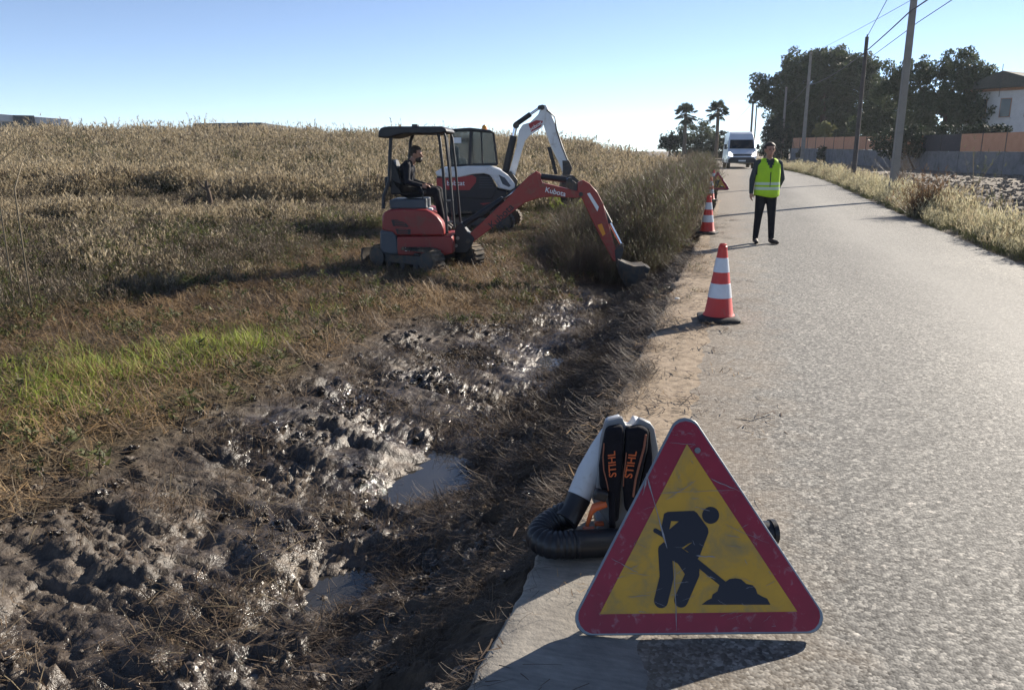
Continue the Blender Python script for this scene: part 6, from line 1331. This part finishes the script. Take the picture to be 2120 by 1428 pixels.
# ------------------------------------------------------------------ single plants and bits
def vine(label, px, py, dep, path, r=0.05):
    p = D(px, py, dep); z = float(landw(p[0], p[1])); root = thing('vine_stump', label, 'vine stump', (p[0], p[1], z), math.atan2(RT[1], RT[0]), 'old vine stumps in the low weeds')
    h = max(p[2] - z, 0.05); tops = [[(x, y * 0.3, h + zz_) for x, y, zz_ in b] for b in path]
    MB().tube([(tops[0][0][0], 0, -0.1)] + tops[0], [r * 1.2] + list(np.linspace(r, r * 0.6, len(tops[0]))), 8).build('trunk', M['bark'], root, 60)
    for b in tops[1:]: MB().tube(b, list(np.linspace(r * 0.7, r * 0.3, len(b))), 7).build('branch', M['bark'], root, 60)
vine('twisted dark vine stump with a bent hook, alone at the left', 212, 440, 21.5, [[(.10, 0, 0.0), (.12, 0, .15), (.02, 0, .18), (-.10, 0, .16), (-.12, 0, .28), (-.02, 0, .38), (.04, 0, .36)]])
vine('low forked vine stump just left of the upright one', 385, 425, 24, [[(0, 0, 0), (-.05, 0, .1), (-.15, 0, .2)], [(-.02, 0, .05), (.12, 0, .2), (.25, 0, .35)], [(.0, 0, .02), (.2, .1, .12), (.3, .1, .15)]])
vine('upright dark vine stump with short side branches', 432, 415, 24.5, [[(.05, 0, 0.0), (.02, 0, .25), (-.03, 0, .45), (-.02, 0, .6)], [(.0, 0, .3), (-.15, 0, .4), (-.3, 0, .62)], [(0, 0, .4), (.12, 0, .45)]], 0.07)
def bush(label, name, xy, z, n, h, sp, mats, seed, green=8):
    root = thing(name, label, 'bush', (xy[0], xy[1], z)); p = Plant(seed); P = p.blades(n, h, sp, 0.9, (0.012, 0.02), 0, 5, bend=0.5, tip=0.3)
    V = np.concatenate(p.V); link('stems', np_mesh('stems', V, np.concatenate(p.Q), None, [mats[1]]), root)
    q_ = Plant(seed + 1); q_.leaves(P, green, 0.3, 1.0, (0.06, 0.2), (0.01, 0.025), 0, (0.2, 1.3), 2); link('foliage', np_mesh('foliage', np.concatenate(q_.V), np.concatenate(q_.Q), None, [mats[0]]), root)
LM['rust'] = leafm('rusty_dry_twigs', [(0.16, 0.09, 0.045), (0.24, 0.14, 0.07), (0.30, 0.19, 0.10), (0.12, 0.08, 0.05)], 0.3)
bx, by = at_col(1920, Y=22.5, py=400)
bush('rust-brown dry bush behind the verge grass right of the nearest pole', 'dry_bush', (bx, by), float(land_r(np.array([bx]), np.array([by]))[0]), 190, (0.5, 1.35), 0.35, (LM['rust'], LM['purple']), 91, 12)
bx, by = at_col(2015, Y=36, py=380)
bush('thin bare sapling in front of the grey wall', 'sapling', (bx, by), float(land_r(np.array([bx]), np.array([by]))[0]), 16, (1.2, 2.6), 0.15, (LM['olive'], LM['purple']), 93, 12)
bx, by = at_col(1870, Y=44, py=340)
bush('leafless grey shrub between the nearest pole and the wall', 'bare_shrub', (bx, by), float(land_r(np.array([bx]), np.array([by]))[0]), 60, (0.8, 2.2), 0.4, (LM['purple'], LM['purple']), 95, 8)
bx, by = at_col(1622, Y=108, py=320)
bush('dry brown creeper hanging at the foot of the short-looking pole', 'dry_creeper', (bx, by), 0.5, 120, (2.0, 5.2), 0.3, (LM['rust'], LM['purple']), 97, 16)
bx, by = -4.9, 24.2
bush('bright green leafy bush behind the red boom', 'green_bush', (bx, by), float(landw(bx, by)), 70, (0.35, 0.9), 0.45, (LM['lime'], LM['olive']), 99, 16)
for k, (px0, py0, px1, py1, dep) in enumerate([(-12, 345, 110, 262, 9.5), (30, 392, 62, 305, 9.0)]):
    a = D(px0, py0, dep); b = D(px1, py1, dep + 0.6); a2 = np.array([a[0], a[1], float(landw(a[0], a[1]))])
    m_ = (a + b) / 2 + np.array([0, 0, 0.05]); tag(MB().tube([tuple(a2), tuple(a), tuple(m_), tuple(b)], [0.011, 0.009, 0.007, 0.003], 6).build('leaning_stem', LM['stem'], None, 60), ('long dry stem leaning right across the weeds at the left edge', 'shorter dry stem beside the long leaning one at the left')[k], 'plant stem')
M['scrap'] = pm('pale_scrap', (0.62, 0.62, 0.58), None, rough=0.7)
for k, (px, py, lab) in enumerate([(1402, 620, 'small white scrap lying on the shoulder left of the nearest cone'), (1415, 1000, 'pale pebble')][:1]):
    p = G(px, py, 0.01); r = random.Random(k); bm = bmesh.new(); bmesh.ops.create_icosphere(bm, subdivisions=2, radius=0.03)
    for v in bm.verts: v.co = Vector((v.co.x * (1 + r.uniform(-.3, .3)), v.co.y * (1 + r.uniform(-.3, .3)), v.co.z * 0.5))
    me = bpy.data.meshes.new('scrap'); bm.to_mesh(me); bm.free(); me.materials.append(M['scrap']); o = link('scrap', me); o.location = (p[0], p[1], 0.02); tag(o, lab, 'litter')

# ------------------------------------------------------------------ thin haze in the air
def make_haze():
    m = bpy.data.materials.new('thin_haze'); m.use_nodes = True; N = m.node_tree.nodes; L = m.node_tree.links; N.remove(N['Principled BSDF'])
    v = N.new('ShaderNodeVolumePrincipled'); v.inputs['Color'].default_value = (0.86, 0.92, 1.0, 1); v.inputs['Density'].default_value = 0.00026; v.inputs['Anisotropy'].default_value = 0.2
    L.new(v.outputs[0], N['Material Output'].inputs['Volume']); return m
tag(MB().box((0, 280, 8.0), (900, 700, 26)).build('haze', make_haze()), 'thin pale haze over the whole place', 'haze', kind='stuff')
